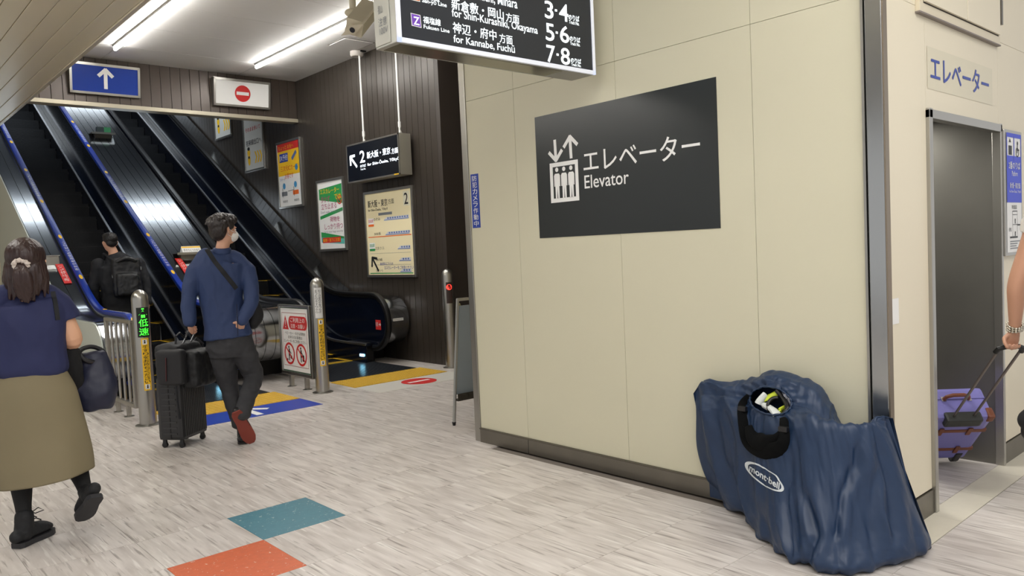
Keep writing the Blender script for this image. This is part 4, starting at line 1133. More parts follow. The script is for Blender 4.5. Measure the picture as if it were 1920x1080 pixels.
def hand_parts(bm, wrist, d, side, nrm, s=1.0, curl=1.0, thumb=1, spread=.0):
    """d: wrist->knuckles, side: towards the thumb, nrm: out of the palm (fingers curl that way)"""
    d = d.normalized(); side = (side-d*side.dot(d)).normalized(); nrm = nrm-d*nrm.dot(d); nrm = (nrm-side*nrm.dot(side)).normalized()
    k = wrist+d*.085*s
    add_limb(bm, [wrist-d*.01, wrist+d*.03*s, wrist+d*.06*s, k], [(.026*s, .019*s), (.034*s, .018*s), (.040*s, .016*s), (.040*s, .013*s)], side, 12, 3)
    for i, (o, L, rr) in enumerate(((.030, .072, .0085), (.010, .080, .009), (-.010, .075, .0085), (-.029, .060, .0075))):
        p = k+side*o*s-d*.01*s; a = 0; pts = [p]; dirn = d+side*spread*o*10
        for j, (fr, da) in enumerate(((.45, .75), (.3, .95), (.25, .7))):
            a += da*curl
            p = p+(dirn*math.cos(a-.2*curl)+nrm*math.sin(a-.2*curl)).normalized()*L*fr*s; pts.append(p)
        add_limb(bm, pts, [rr*s, rr*.98*s, rr*.9*s, rr*.8*s], side, 8, 3)
    p0 = wrist+d*.022*s+side*.02*s; p1 = p0+(side*.8+d*.55+nrm*.35).normalized()*.038*s; p2 = p1+(d*.7+side*.2+nrm*(.5+.3*curl)).normalized()*.032*s; p3 = p2+(d*.6-side*.25*curl+nrm*(.6)).normalized()*.026*s
    add_limb(bm, [p0, p1, p2, p3], [.013*s, .012*s, .0105*s, .0085*s], d, 8, 3)
def shoe(bm, ankle, toe, up, w=.045, h=.05):
    ankle, toe = Vector(ankle), Vector(toe); d = (toe-ankle)
    u = (up-d.normalized()*up.dot(d.normalized())).normalized(); side = d.normalized().cross(u)
    heel = ankle-d.normalized()*.055
    add_limb(bm, [heel+u*.03, ankle+u*.035, ankle.lerp(toe, .5)+u*.03, toe-d.normalized()*.03+u*.022, toe+u*.016], [(w*.72, .034), (w*.8, .042), (w*.98, .036), (w*.95, .026), (w*.6, .014)], side, 14, 4)
    return u, side, heel, d
def sole(ankle, toe, up, m, parent, w=.048, t=.012, off=-.012, lift=0):
    d = (toe-ankle).normalized(); u = (up-d*up.dot(d)).normalized(); side = d.cross(u); L_ = (toe-ankle).length
    prof = [(-.085, .55), (-.06, .8), (-.02, .82), (.03, .78), (.09, .92), (.15, 1.0), (.19, .95), (.225, .7), (.245, .35)]
    sc_ = (L_+.02)/.25
    bm = NB(); out = [(a*sc_, b*w) for a, b in prof]+[(a*sc_, -b*w) for a, b in reversed(prof)]
    poly_prism(bm, out, lambda a, b: ankle+d*a+side*b+u*(off), u*t)
    return obj('sole', bm, m, parent)

# ---------------------------------------------------------------- man in the blue jacket
D = 6.52
man = thing('person', 'man in navy jacket and white face mask walking with a black suitcase', 'person', (2.42, 6.05, 0))
Fm, Rm = basis((.30, .95))
hc = J(420, 431, D)
bm = NB()
P, R_ = head_parts(bm, hc, (Rm*.92+Fm*.45), .98)
neck = J(416, 472, D)
add_limb(bm, [hc+Vector((0, 0, -.06)), neck, neck+Vector((0, 0, -.06))], [.05, .052, .06], Rm)
cst, wst, hip = J(413, 515, D), J(420, 585, D), J(431, 640, D)
add_limb(bm, [cst+Z*.09, cst, wst, hip], [(.15, .085), (.16, .10), (.13, .09), (.14, .09)], Rm, 16)
shL, shR = J(366, 508, D), J(463, 507, D)
eL, wL = J(353, 572, D-.04), J(356, 606, D-.07)
eR, wR = J(471, 566, D-.10), J(455, 602, D-.14)
for a, b, c_ in ((shL, eL, wL), (shR, eR, wR)):
    add_limb(bm, [a, a.lerp(b, .5), b, b.lerp(c_, .5), c_], [.045, .04, .034, .032, .025], Fm)
grip = J(357, 623, 6.62)
wLh = J(357, 612, D-.05)
hand_parts(bm, wLh, (grip-wLh)+Vector((0, 0, -.03)), -Rm*.2+Fm, Rm, .95, 1.25)
hand_parts(bm, J(453, 600, D-.15), J(449, 618, D-.10)-J(453, 600, D-.15), -Rm, Fm, .92, .3)
kL, aL, tL = J(430, 728, D+.08), J(449, 800, D+.02), None
kR, aR = J(475, 706, D+.03), J(455, 776, D-.28)
hL, hR = J(414, 648, D), J(453, 648, D)
for a, b, c_ in ((hL, kL, aL), (hR, kR, aR)):
    add_limb(bm, [a, a.lerp(b, .5), b, b.lerp(c_, .4), c_], [.075, .066, .05, .045, .034], Rm)
me = remesh(bm, .0055, 5)
body = finish('body', me, SKIN, man, 'all')
eyes(P, R_, .98, man)
# mask
bm = NB(); add_ell(bm, P(0, .052, -.05), (.066, .062, .052), R_, 18); add_ell(bm, P(0, .098, -.04), (.022, .022, .03), R_, 12)
mk = finish('face_mask', remesh(bm, .006, 6), mat('mask white', (236, 234, 232), .7), man, 'all')
for q in (-1, 1): tube('ear_loop', [P(q*.058, .07, -.03), P(q*.078, .02, -.012), P(q*.084, -.012, .01), P(q*.08, -.016, -.04), P(q*.066, .05, -.075)], .0022, MATS['mask white'], mk, 6)
# hair
bm = NB(); add_ell(bm, P(0, -.026, .045), (.088, .10, .088), R_, 20); add_ell(bm, P(0, -.055, -.0), (.080, .062, .085), R_, 18); add_ell(bm, P(0, .035, .082), (.075, .075, .048), R_, 16)
for q in (-1, 1): add_ell(bm, P(q*.072, .012, .035), (.018, .038, .035), R_, 10)
rnd = random.Random(5)
for k in range(90):
    a = rnd.uniform(0, 2*math.pi); b = rnd.uniform(.1, 1.35); 
    v = Vector((math.cos(a)*math.sin(b), math.sin(a)*math.sin(b), math.cos(b)))
    if v.y > .6 and v.z < .5: continue
    p0 = P(v.x*.085, -.022+v.y*.098, .045+v.z*.088); tn = R_ @ Vector((v.x*.4+rnd.uniform(-.5, .5), v.y*.4+rnd.uniform(-.4, .4), -.7)).normalized()
    add_loft(bm, [p0, p0+(p0-hc).normalized()*.010+tn*.02, p0+(p0-hc).normalized()*.010+tn*.045], [.010, .009, .003], seg=6)
finish('hair', remesh(bm, .005, 2, wrinkle(.004, 55, 3, (1, 1, .4))), HAIR, man, 'all')
# jacket
bm = NB()
add_limb(bm, [neck+Z*-.0, neck-Z*.035+Fm*-.0, cst+Z*.105, cst+Z*.02, J(415, 560, D), J(424, 605, D), J(428, 632, D)],
         [(.062, .06), (.10, .075), (.180, .10), (.190, .12), (.160, .112), (.165, .125), (.182, .138)], Rm, 20, 5, False, 2.4)
add_limb(bm, [neck-Z*.02, shL.lerp(neck, .4)+Z*.028, shL+Z*.01], [.05, .058, .058], Fm); add_limb(bm, [neck-Z*.02, shR.lerp(neck, .4)+Z*.028, shR+Z*.01], [.05, .058, .058], Fm)
add_limb(bm, [shL, shL.lerp(eL, .5)-Rm*.012, eL, eL.lerp(wL, .5), wL+Z*.012], [.066, .060, .054, .051, .045], Fm, 14)
add_limb(bm, [shR, shR.lerp(eR, .5)+Rm*.012, eR, eR.lerp(wR, .5), wR+Z*.012], [.066, .060, .054, .051, .046], Fm, 14)
NAVY = cloth('navy jacket', (36, 54, 94), .68, .35, 9)
jm = remesh(bm, .007, 6, wrinkle(.008, 9, 1, (1.4, 1.4, .8)))
jk = finish('jacket', jm, NAVY, man, 'all')
bm = NB(); add_limb(bm, [neck+Z*.03-Fm*.02, neck-Z*.012-Fm*.012], [(.066, .062), (.075, .07)], Rm, 18, 3, False); finish('collar', remesh(bm, .006, 4), NAVY, jk, 'all')
jv = J(443, 628, D-.15)
tube('vent_seam', [J(444, 570, D-.163), J(445, 600, D-.172), J(446, 630, D-.172)], .003, mat('seam dark', (22, 30, 52), .8), jk, 6)
# shoulder strap following the back
jb = BVHTree.FromPolygons([v.co.copy() for v in jm.vertices], [p.vertices[:] for p in jm.polygons])
def drape(pts, off, bvh, n=26, frm=None):
    out = []
    for i in range(n):
        t = i/(n-1)*(len(pts)-1); k = min(int(t), len(pts)-2); q_ = (pts[k][0]+(pts[k+1][0]-pts[k][0])*(t-k), pts[k][1]+(pts[k+1][1]-pts[k][1])*(t-k))
        r_ = ray(*q_).normalized(); h_ = bvh.ray_cast(EYE, r_)
        if h_[0] is not None: out.append((h_[0], h_[1]))
    return out
def strap(name, pts, w, m, parent, bvh, off=.004):
    hs_ = drape(pts, off, bvh)
    bm = NB(); rings = []
    for i, (p, n) in enumerate(hs_):
        t = hs_[min(i+1, len(hs_)-1)][0]-hs_[max(i-1, 0)][0]; s_ = t.cross(n).normalized()*w/2
        if n.dot(p-EYE) > 0: n = -n
        rings.append([bm.verts.new(p+s_+n*off), bm.verts.new(p-s_+n*off), bm.verts.new(p-s_-n*.004), bm.verts.new(p+s_-n*.004)])
    for r0, r1 in zip(rings, rings[1:]):
        for k in range(4): bm.faces.new((r0[k], r0[(k+1) % 4], r1[(k+1) % 4], r1[k]))
    bm.faces.new(rings[0]); bm.faces.new(rings[-1]); bmesh.ops.recalc_face_normals(bm, faces=bm.faces)
    return obj(name, bm, m, parent, True)
STRAP = mat('black webbing', (16, 18, 24), .7)
strap('bag_strap', [(388, 468), (402, 490), (420, 512), (443, 541)], .034, STRAP, man, jb, .006)
# sling bag under the right arm, seen at the hip
bm = NB(); add_limb(bm, [J(470, 560, D+.10), J(478, 590, D+.10), J(474, 606, D+.08)], [(.05, .05), (.07, .06), (.05, .05)], Rm); finish('sling_bag', remesh(bm, .008, 4), mat('black bag cloth', (18, 18, 22), .7), man, 'all')
# trousers
TR = cloth('charcoal trousers', (46, 46, 50), .75, .3, 10)
bm = NB()
add_limb(bm, [J(430, 625, D), J(432, 650, D), J(433, 668, D)], [(.165, .115), (.178, .125), (.16, .11)], Rm, 18, 4, False)
add_limb(bm, [hL-Z*.02, hL.lerp(kL, .5), kL, kL.lerp(aL, .5), aL+Z*.035], [.095, .088, .068, .06, .056], Rm, 16)
add_limb(bm, [hR-Z*.02, hR.lerp(kR, .5), kR, kR.lerp(aR, .5), aR+Z*.0], [.098, .092, .074, .064, .058], Rm, 16)
finish('trousers', remesh(bm, .007, 5, wrinkle(.009, 9, 7, (1, 1, 1.3))), TR, man, 'all')
# shoes: left flat on the floor, right pushed off with its brown sole showing
SH = mat('black leather shoe', (18, 18, 20), .4); SOL = mat('red-brown sole', (126, 52, 40), .6)
bm = NB(); la = J(455, 818, 6.47); la.z = .02; lt_ = la+Fm*.17+Rm*.02; shoe(bm, la, lt_, Z); add_limb(bm, [la+Z*.04, la+Z*.10], [.042, .04], Rm)
lf = finish('shoe', remesh(bm, .005, 4), SH, man, 'all'); sole(la, lt_, Z, mat('black sole', (24, 22, 22), .6), lf, off=-.016, t=.014)
ra = J(450, 786, D-.30); rt = J(471, 826, D-.22); rt.z = max(.025, rt.z); upv = (Fm*.8+Z*.45).normalized()
bm = NB(); shoe(bm, ra, rt, upv, .046); add_limb(bm, [ra+upv*.03, aR+Z*.01], [.04, .042], Rm)
rf = finish('shoe', remesh(bm, .005, 4), SH, man, 'all'); sole(ra, rt, upv, SOL, rf, off=-.016, t=.014, w=.052)

# black hard-shell case beside him
cs = thing('suitcase', 'black ribbed hard-shell suitcase with four small wheels, pushed by the man in navy', 'suitcase', (2.1, 6.35, 0))
o0 = Vector((2.035, 6.20, 0)); ux = Vector((.262, .195, 0)).normalized(); uy = Vector((-.125, .205, 0)); uy = Vector((-ux.y, ux.x, 0))
CW, CD, CH = .33, .22, .56
def sb(name, a, b, m, parent, bev=.0):
    bm = NB(); add_box(bm, a, b, bev)
    for v in bm.verts: v.co = o0+ux*v.co.x+uy*v.co.y+Z*v.co.z
    return obj(name, bm, m, parent)
SHELL = mat('black ribbed shell', (34, 34, 36), .35); 
shell = sb('shell', (0.0, 0, .06), (CW, CD, CH), SHELL, cs, .03)
bm = NB()
for k in range(13):
    x = .028+k*.0225; add_box(bm, (x, -.004, .09), (x+.011, .004, CH-.04)); add_box(bm, (x, CD-.004, .09), (x+.011, CD+.004, CH-.04))
for v in bm.verts: v.co = o0+ux*v.co.x+uy*v.co.y+Z*v.co.z
tag(obj('shell_ribs', bm, mat('rib black', (44, 44, 46), .3), shell), kind='stuff')
bm = NB()
for k in range(9): add_box(bm, (-.004, .05, .11+.045*k), (.004, CD-.05, .122+.045*k))
for v in bm.verts: v.co = o0+ux*v.co.x+uy*v.co.y+Z*v.co.z
tag(obj('side_ribs', bm, MATS['rib black'], shell), kind='stuff')
sb('seam_band', (-.003, CD/2-.006, .075), (CW+.003, CD/2+.006, CH+.002), RUBBER, shell, .002)
for x in (.03, CW-.03):
    for y in (.035, CD-.035):
        p = o0+ux*x+uy*y
        bm = NB(); add_loft(bm, [p+Z*.065, p+Z*.03], [.016, .02], seg=10); wm = obj('wheel_fork', bm, RUBBER, cs, True)
        bm = NB(); add_loft(bm, [p+Z*.022-ux*.01, p+Z*.022+ux*.01], [.022, .022], Z, 14); obj('wheel', bm, RUBBER, cs, True)
hx = CW*.5; CHR = mat('bright chrome', (214, 214, 212), .15, 1)
gp = grip
hz_ = grip.z
hcen = Vector((grip.x, grip.y, 0)); base_h = o0+ux*(CW*.5)+uy*(CD-.03)
for s_ in (-1, 1):
    a = base_h+ux*s_*.05+Z*(CH-.03); b = grip+ux*s_*.05-Z*.02
    tube('pull_rod', [a, b], .0075, CHR, cs, 8)
tube('pull_handle', [grip-ux*.056-Z*.014, grip-ux*.05+Z*.006, grip+ux*.05+Z*.006, grip+ux*.056-Z*.014], .012, mat('grey grip', (90, 90, 92), .4), cs, 10)
# black bag riding on the case
bg_ = thing('shoulder_bag', 'soft black double-pocket bag hung on the handle on top of the black suitcase', 'bag', o0+Z*CH)
bm = NB()
def sbm(bm, a, b, bev=.03):
    t_ = NB(); add_box(t_, a, b, bev)
    for v in t_.verts: v.co = o0+ux*v.co.x+uy*v.co.y+Z*v.co.z
    me_ = bpy.data.meshes.new('t'); t_.to_mesh(me_); t_.free(); bm.from_mesh(me_); bpy.data.meshes.remove(me_)
zb = .485
sbm(bm, (.02, -.13, zb-.02), (.33, .0, zb+.27), .045); sbm(bm, (-.03, -.02, zb+.075), (.3, .2, zb+.335), .05)
main = finish('bag_body', remesh(bm, .009, 6, wrinkle(.008, 12, 4)), mat('black nylon bag', (17, 18, 22), .6, bump=.25, bump_scale=30), bg_, 'all')
bm = NB(); sbm(bm, (-.075, -.07, zb+.02), (.03, .16, zb+.30), .04); finish('side_pocket', remesh(bm, .009, 5), mat('black pocket', (24, 24, 28), .6), bg_, 'all')
tube('bag_handle', [o0+ux*.02+uy*.03+Z*(zb+.3), o0+ux*.06+uy*.05+Z*(zb+.39), o0+ux*.14+uy*.07+Z*(zb+.41), o0+ux*.24+uy*.07+Z*(zb+.33)], .008, STRAP, bg_, 8)
tube('bag_handle', [o0+ux*.22+uy*.03+Z*(zb+.3), o0+ux*.28+uy*.02+Z*(zb+.35), o0+ux*.38+uy*.03+Z*(zb+.29), o0+ux*.36+uy*.05+Z*(zb+.1)], .009, STRAP, bg_, 8)
tube('zip', [o0+ux*-.08+uy*.05+Z*(zb+.24), o0+ux*-.08+uy*.06+Z*(zb+.06)], .004, mat('dark red zip', (70, 22, 26), .6), bg_, 6)
tube('hanging_strap', [o0-ux*.05+uy*.0+Z*(zb+.02), o0-ux*.06-uy*.01+Z*(zb-.1), o0-ux*.03+uy*.0+Z*(zb-.24), o0-ux*.01+uy*.02+Z*(zb-.2)], .009, STRAP, bg_, 8)

# ---------------------------------------------------------------- man on the escalator
D = 10.81
m2 = thing('person', 'man in dark clothes with a black backpack riding the up escalator, head bent', 'person', (2.78, 10.45, nz(10.5)))
F2, R2 = basis((.2, .98))
hc = J(206, 455, D)
bm = NB(); P, R_ = head_parts(bm, hc, F2-R2*.3, .98, -.0)
neck = J(212, 472, D); cst = J(222, 515, D); hip = J(226, 585, D)
fz = nz(10.6)
add_limb(bm, [hc-Z*.05, neck, neck-Z*.08], [.052, .055, .06], R2)
add_limb(bm, [cst+Z*.1, cst, hip], [(.15, .09), (.16, .1), (.14, .1)], R2)
kx = []
eR, wR = J(273, 536, D-.05), J(277, 566, D-.1)
eL, wL = J(176, 548, D+.05), J(192, 590, D+.15)
sR, sL = J(260, 495, D), J(184, 495, D)
for a, b, c_ in ((sL, eL, wL), (sR, eR, wR)): add_limb(bm, [a, b, c_], [.045, .035, .026], F2)
hand_parts(bm, wR, (J(279, 580, D-.12)-wR), F2, -R2, .95, .6); hand_parts(bm, wL, Vector((0, 0, -1))+F2, R2, F2, .95, .9)
legs = []
for s_ in (-1, 1):
    h_ = hip+R2*.1*s_-Z*.02; a_ = Vector((h_.x, h_.y+.02, fz+.08)); k_ = h_.lerp(a_, .5)+F2*.06; legs.append((h_, k_, a_))
    add_limb(bm, [h_, k_, a_], [.075, .05, .035], R2)
finish('body', remesh(bm, .007, 4), SKIN, m2, 'all')
eyes(P, R_, .98, m2)
bm = NB(); add_ell(bm, P(0, -.02, .052), (.083, .10, .078), R_, 20); add_ell(bm, P(0, -.06, .0), (.066, .045, .055), R_, 18); add_ell(bm, P(0, .04, .085), (.07, .065, .04), R_, 16)
finish('hair', remesh(bm, .006, 3, wrinkle(.004, 50, 9)), mat('black hair', (16, 14, 15), .5, bump=.4, bump_scale=60), m2, 'all')
DK = cloth('near-black suit', (20, 22, 28), .8, .3, 9)
bm = NB()
add_limb(bm, [neck-Z*.03, cst+Z*.13, cst+Z*.02, J(225, 555, D), J(226, 590, D)], [(.08, .07), (.175, .105), (.21, .13), (.2, .13), (.21, .14)], R2, 18, 5, False, 2.3)
for a, b, c_ in ((sL, eL, wL), (sR, eR, wR)): add_limb(bm, [a, a.lerp(b, .5), b, c_], [.075, .07, .06, .05], F2)
finish('jacket', remesh(bm, .009, 5, wrinkle(.010, 9, 11)), DK, m2, 'all')
bm = NB(); add_limb(bm, [J(226, 578, D), J(227, 600, D)], [(.165, .12), (.17, .12)], R2, 16, 3, False)
for h_, k_, a_ in legs: add_limb(bm, [h_, k_, a_+Z*.0], [.095, .07, .058], R2)
finish('trousers', remesh(bm, .01, 4), DK, m2, 'all')
for h_, k_, a_ in legs:
    a2 = Vector((a_.x, a_.y, fz+.015)); bm = NB(); shoe(bm, a2, a2+F2*.17, Z); add_limb(bm, [a2+Z*.03, a2+Z*.1], [.04, .04], R2); finish('shoe', remesh(bm, .006, 3), SH, m2, 'all')
bm = NB(); bc = J(238, 520, D-.18)
sbk = rotm(R2, F2, Z)
t_ = NB(); add_box(t_, (-.16, -.09, -.24), (.16, .10, .24), .06)
for v in t_.verts: v.co = bc+sbk@v.co
me_ = bpy.data.meshes.new('t'); t_.to_mesh(me_); t_.free(); bm.from_mesh(me_)
t_ = NB(); add_box(t_, (-.12, -.14, -.22), (.12, -.05, .05), .035)
for v in t_.verts: v.co = bc+sbk@v.co
me_ = bpy.data.meshes.new('t'); t_.to_mesh(me_); t_.free(); bm.from_mesh(me_)
bp_ = finish('backpack', remesh(bm, .009, 5, wrinkle(.007, 14, 5)), mat('black backpack', (22, 24, 28), .5, bump=.3, bump_scale=25), m2, 'all')
bm = NB(); add_limb(bm, [bc+sbk@Vector((-.10, -.09, .2)), bc+sbk@Vector((0, -.11, .235)), bc+sbk@Vector((.10, -.09, .2))], [.022, .026, .022], Z); obj('top_roll', bm, mat('glossy black trim', (30, 32, 36), .3), bp_, True)
for q_, (a, b) in (('strap_buckle', (213, 518)), ('strap_buckle', (262, 503))):
    c_ = J(a, b, D-.22); bm = NB(); add_box(bm, c_-Vector((.018, .008, .02)), c_+Vector((.018, .008, .02)), .004); obj(q_, bm, mat('grey buckle', (150, 154, 156), .3), bp_)
for s_ in (-1, 1): tube('backpack_strap', [bc+sbk@Vector((s_*.12, .05, .2)), neck+R2*s_*.10-Z*.02+F2*.02, J(222, 520, D)+F2*.13+R2*.14*s_, bc+sbk@Vector((s_*.15, .1, -.18))], .018, MATS['near-black suit'], bp_, 8)

# ---------------------------------------------------------------- woman on the left
D = 4.83
w_ = thing('person', 'woman in navy top and long khaki skirt, hair half tied back', 'person', (.8, 4.75, 0))
FW, RW = basis((.35, .94))
hc = J(50, 492, D)
bm = NB(); P, R_ = head_parts(bm, hc, FW, .95)
neck = J(47, 548, D); cst = J(52, 600, D); wst = J(56, 680, D); hip = J(62, 745, D)
add_limb(bm, [hc-Z*.05, neck, neck-Z*.05], [.045, .047, .055], RW)
add_limb(bm, [cst+Z*.08, cst, wst, hip], [(.13, .08), (.14, .095), (.12, .09), (.15, .105)], RW, 16)
sR, sL = J(110, 572, D), J(-14, 575, D)
eR = J(136, 637, D+.01); wR = J(112, 650, D+.22)
eL, wL = J(-45, 660, D+.03), J(-20, 690, D+.22)
add_limb(bm, [sR, sR.lerp(eR, .5), eR-Z*.0, eR.lerp(wR, .5), wR], [.052, .052, .050, .042, .026], FW, 14)
add_limb(bm, [sL, sL.lerp(eL, .5), eL, eL.lerp(wL, .5), wL], [.050, .045, .038, .034, .024], FW, 14)
hand_parts(bm, wR, wR-eR+Z*.1, -RW, Z, .88, .9); hand_parts(bm, wL, wL-eL, RW, Z, .88, .8)
kL, aL = J(36, 868, D+.06), J(46, 975, D-.02)
kR, aR = J(135, 850, D+.10), J(162, 925, D-.06)
hL, hR = hip-RW*.08-Z*.05, hip+RW*.08-Z*.05
finish('body', remesh(bm, .0055, 5), mat('warm skin', (218, 168, 136), .5, bump=.03, bump_scale=60, noise_amt=.05, noise_scale=8), w_, 'all')
eyes(P, R_, .95, w_)
TI = mat('black tights', (12, 12, 14), .75)
bm = NB()
for a, b, c_ in ((hL, kL, aL), (hR, kR, aR)): add_limb(bm, [a, a.lerp(b, .5), b, b.lerp(c_, .35), b.lerp(c_, .75), c_], [.08, .068, .05, .054, .040, .034], RW, 14)
finish('tights', remesh(bm, .006, 4), TI, w_, 'all')
# hair
HW = mat('dark brown hair', (48, 30, 28), .38, bump=.55, bump_scale=90, stretch=(1, 1, .07), noise_amt=.4, noise_scale=60)
bm = NB(); add_ell(bm, P(0, -.022, .035), (.092, .112, .098), R_, 22); add_ell(bm, P(0, -.05, -.05), (.094, .072, .10), R_, 18)
rnd = random.Random(8)
for k in range(46):
    a = -1.25+2.5*k/45; x0 = math.sin(a)*.088; y0 = -.02-math.cos(a)*.085; L_ = .11+rnd.uniform(0, .06)-.03*abs(a)
    add_limb(bm, [P(x0*.9, y0*.9, .02), P(x0*1.08, y0, -.05), P(x0*1.12+rnd.uniform(-.01, .01), y0*1.02, -.10), P(x0*1.05+rnd.uniform(-.015, .015), y0+rnd.uniform(-.01, .01), -.06-L_)], [.016, .017, .014, .004], RW, 6, 3, False)
for k in range(16):
    x0 = rnd.uniform(-.03, .03); add_limb(bm, [P(-.005+x0*.3, -.125, -.015), P(x0*.9, -.15, -.06), P(x0*1.3, -.14, -.13), P(x0*1.3+rnd.uniform(-.01, .01), -.125, -.185-rnd.uniform(0, .04))], [.014, .02, .018, .004], RW, 6, 3, False)
finish('hair', remesh(bm, .0048, 2, wrinkle(.003, 60, 2, (1, 1, .1))), HW, w_, 'all')
bm = NB(); cc = P(-.005, -.132, -.01)
n_ = 40; pts = [cc+R_@Vector((.03*math.cos(2*math.pi*i/n_)*(1+.14*math.sin(9*2*math.pi*i/n_)), -.004*math.sin(2*math.pi*i/n_*5), .020*math.sin(2*math.pi*i/n_)*(1+.2*math.sin(9*2*math.pi*i/n_)))) for i in range(n_+1)]
add_loft(bm, pts, [.011+.003*math.sin(i*1.9) for i in range(n_+1)], Vector((.1, -1, 0)), 8); obj('hair_tie', bm, mat('pale scrunchie', (208, 196, 186), .8, bump=.4, bump_scale=60), w_, 'all')
# top
TOP = cloth('slate navy top', (34, 40, 80), .8, .25, 8)
bm = NB()
add_limb(bm, [neck-Z*.015, neck-Z*.045, cst+Z*.075, cst-Z*.02, J(54, 650, D), J(57, 690, D), J(58, 705, D)], [(.075, .06), (.12, .075), (.172, .1), (.182, .122), (.172, .122), (.178, .128), (.158, .115)], RW, 20, 5, False, 2.3)
add_limb(bm, [neck-Z*.03, sR.lerp(neck, .4)+Z*.03, sR+Z*.008, sR.lerp(eR, .42)+RW*.01], [.05, .056, .064, .068], FW, 14, 5, False)
add_limb(bm, [neck-Z*.03, sL.lerp(neck, .4)+Z*.03, sL+Z*.008, sL.lerp(eL, .42)-RW*.01], [.05, .056, .064, .068], FW, 14, 5, False)
tm_ = remesh(bm, .006, 6, wrinkle(.007, 8, 12, (1, 1, .7)))
finish('top', tm_, TOP, w_, 'all')
# skirt, an open flared shell with a vent fold
SK = cloth('khaki skirt', (126, 116, 90), .8, .15, 6)
def lathe_cloth(name, cs_, rad, hint, m, parent, folds, amp, thick=.004, seg=72):
    p, r = dense(cs_, rad, 6); bm = NB(); rings = []
    for i, (c_, rr) in enumerate(zip(p, r)):
        t = (p[min(i+1, len(p)-1)]-p[max(i-1, 0)]); u, v = frame_axes(t, hint); g = i/(len(p)-1); ring = []
        for k in range(seg):
            an = 2*math.pi*k/seg; am = 1+amp*g*(math.sin(folds*an+2*g)+.5*math.sin((folds+3)*an+1))
            ring.append(bm.verts.new(c_+u*rr[0]*am*math.cos(an)+v*rr[1]*am*math.sin(an)))
        rings.append(ring)
    for r0, r1 in zip(rings, rings[1:]):
        for k in range(seg): bm.faces.new((r0[k], r0[(k+1) % seg], r1[(k+1) % seg], r1[k]))
    o = obj(name, bm, m, parent, 'all'); s_ = o.modifiers.new('s', 'SOLIDIFY'); s_.thickness = thick; s_.offset = 0
    return o
lathe_cloth('skirt', [J(58, 698, D), J(60, 735, D), J(68, 800, D), J(80, 860, D), J(86, 893, D)], [(.165, .12), (.205, .15), (.228, .165), (.234, .19), (.228, .20)], RW, SK, w_, 5, .02)
# boots
BO = mat('black suede boot', (20, 21, 24), .7, bump=.2, bump_scale=60); BS = mat('dark boot sole', (38, 38, 42), .6)
la = J(48, 1018, D-.02); la.z = .03; ltoe = Vector((.835, 4.80, .03)); ltoe = la+(Vector((.80, .60, 0))).normalized()*.165
bm = NB(); u_, s_, he_, d_ = shoe(bm, la, ltoe, Z, .046); add_limb(bm, [la+Z*.03-d_*.05, la+Z*.08, aL+Z*.02], [.044, .046, .045], RW)
bt = finish('boot', remesh(bm, .005, 4, wrinkle(.002, 30)), BO, w_, 'all'); sole(la, ltoe, Z, BS, bt, off=-.028, t=.026, w=.05)
lc = la+d_.normalized()*.075+Z*.10
for k in range(3): c2 = la+d_*(.32+.17*k)+Z*(.10-.024*k); tube('boot_lace', [c2-s_*.03, c2+Z*.008, c2+s_*.03], .003, BLACK, bt, 6)
lc = la+d_*.34+Z*.125
for a in (-1, 1): tube('lace_bow', [lc, lc+s_*a*.025+Z*.02+d_*.1, lc+s_*a*.05+Z*.004+d_*.16, lc+s_*a*.02-Z*.006, lc], .003, BLACK, bt, 6)
ra = J(172, 936, D-.14); rt = J(152, 968, D-.02); rt.z = max(rt.z, .03); upv = (FW*.75+Z*.5-RW*.3).normalized()
rt = ra+(rt-ra).normalized()*.165
if rt.z < .03: rt.z = .03
bm = NB(); shoe(bm, ra, rt, upv, .046); add_limb(bm, [ra+upv*.03, aR+Z*.01], [.044, .042], RW)
bt2 = finish('boot', remesh(bm, .005, 4, wrinkle(.002, 30)), BO, w_, 'all'); sole(ra, rt, upv, BS, bt2, off=-.028, t=.024, w=.05)
# bag on her arm with a dark cloth
tb = thing('tote_bag', 'navy tote bag with a black ring handle and black cloth hung on the woman\'s arm', 'bag', J(175, 770, D+.1))
bc_ = J(172, 715, D+.1)
bm = NB(); add_limb(bm, [J(168, 662, D+.12), J(172, 690, D+.12), J(176, 735, D+.1), J(178, 766, D+.1)], [(.07, .045), (.10, .075), (.118, .09), (.085, .07)], RW, 18, 5, False, 2.6)
finish('bag_body', remesh(bm, .008, 5, wrinkle(.012, 9, 21)), mat('navy bag nylon', (24, 28, 52), .5, bump=.3, bump_scale=14), tb, 'all')
hpts = [J(148, 668, D+.06), J(152, 656, D+.08), J(170, 650, D+.1), J(188, 655, D+.12), J(197, 666, D+.12), J(194, 678, D+.1), J(178, 680, D+.06), J(158, 674, D+.04), J(150, 664, D+.04)]
bm = NB(); pp, rr_ = dense(hpts, [(.006, .013)]*len(hpts), 4); add_loft(bm, pp, rr_, Vector((0, 1, .2)), 8); obj('bag_handle', bm, mat('black leather strap', (20, 20, 24), .35), tb, 'all')
bm = NB(); add_limb(bm, [J(128, 655, D+.03), J(130, 690, D+.03), J(130, 725, D+.05), J(130, 738, D+.05)], [(.05, .03), (.062, .035), (.066, .03), (.062, .02)], RW, 16, 5, False, 3)
finish('draped_cloth', remesh(bm, .007, 4, wrinkle(.01, 12, 6, (2, 2, .5))), mat('black cloth', (10, 10, 12), .9), tb, 'all')
tv = BVHTree.FromPolygons([v.co.copy() for v in tm_.vertices], [p.vertices[:] for p in tm_.polygons])
strap('bag_strap', [(99, 547), (104, 572), (108, 600)], .022, STRAP, w_, tv, .005)

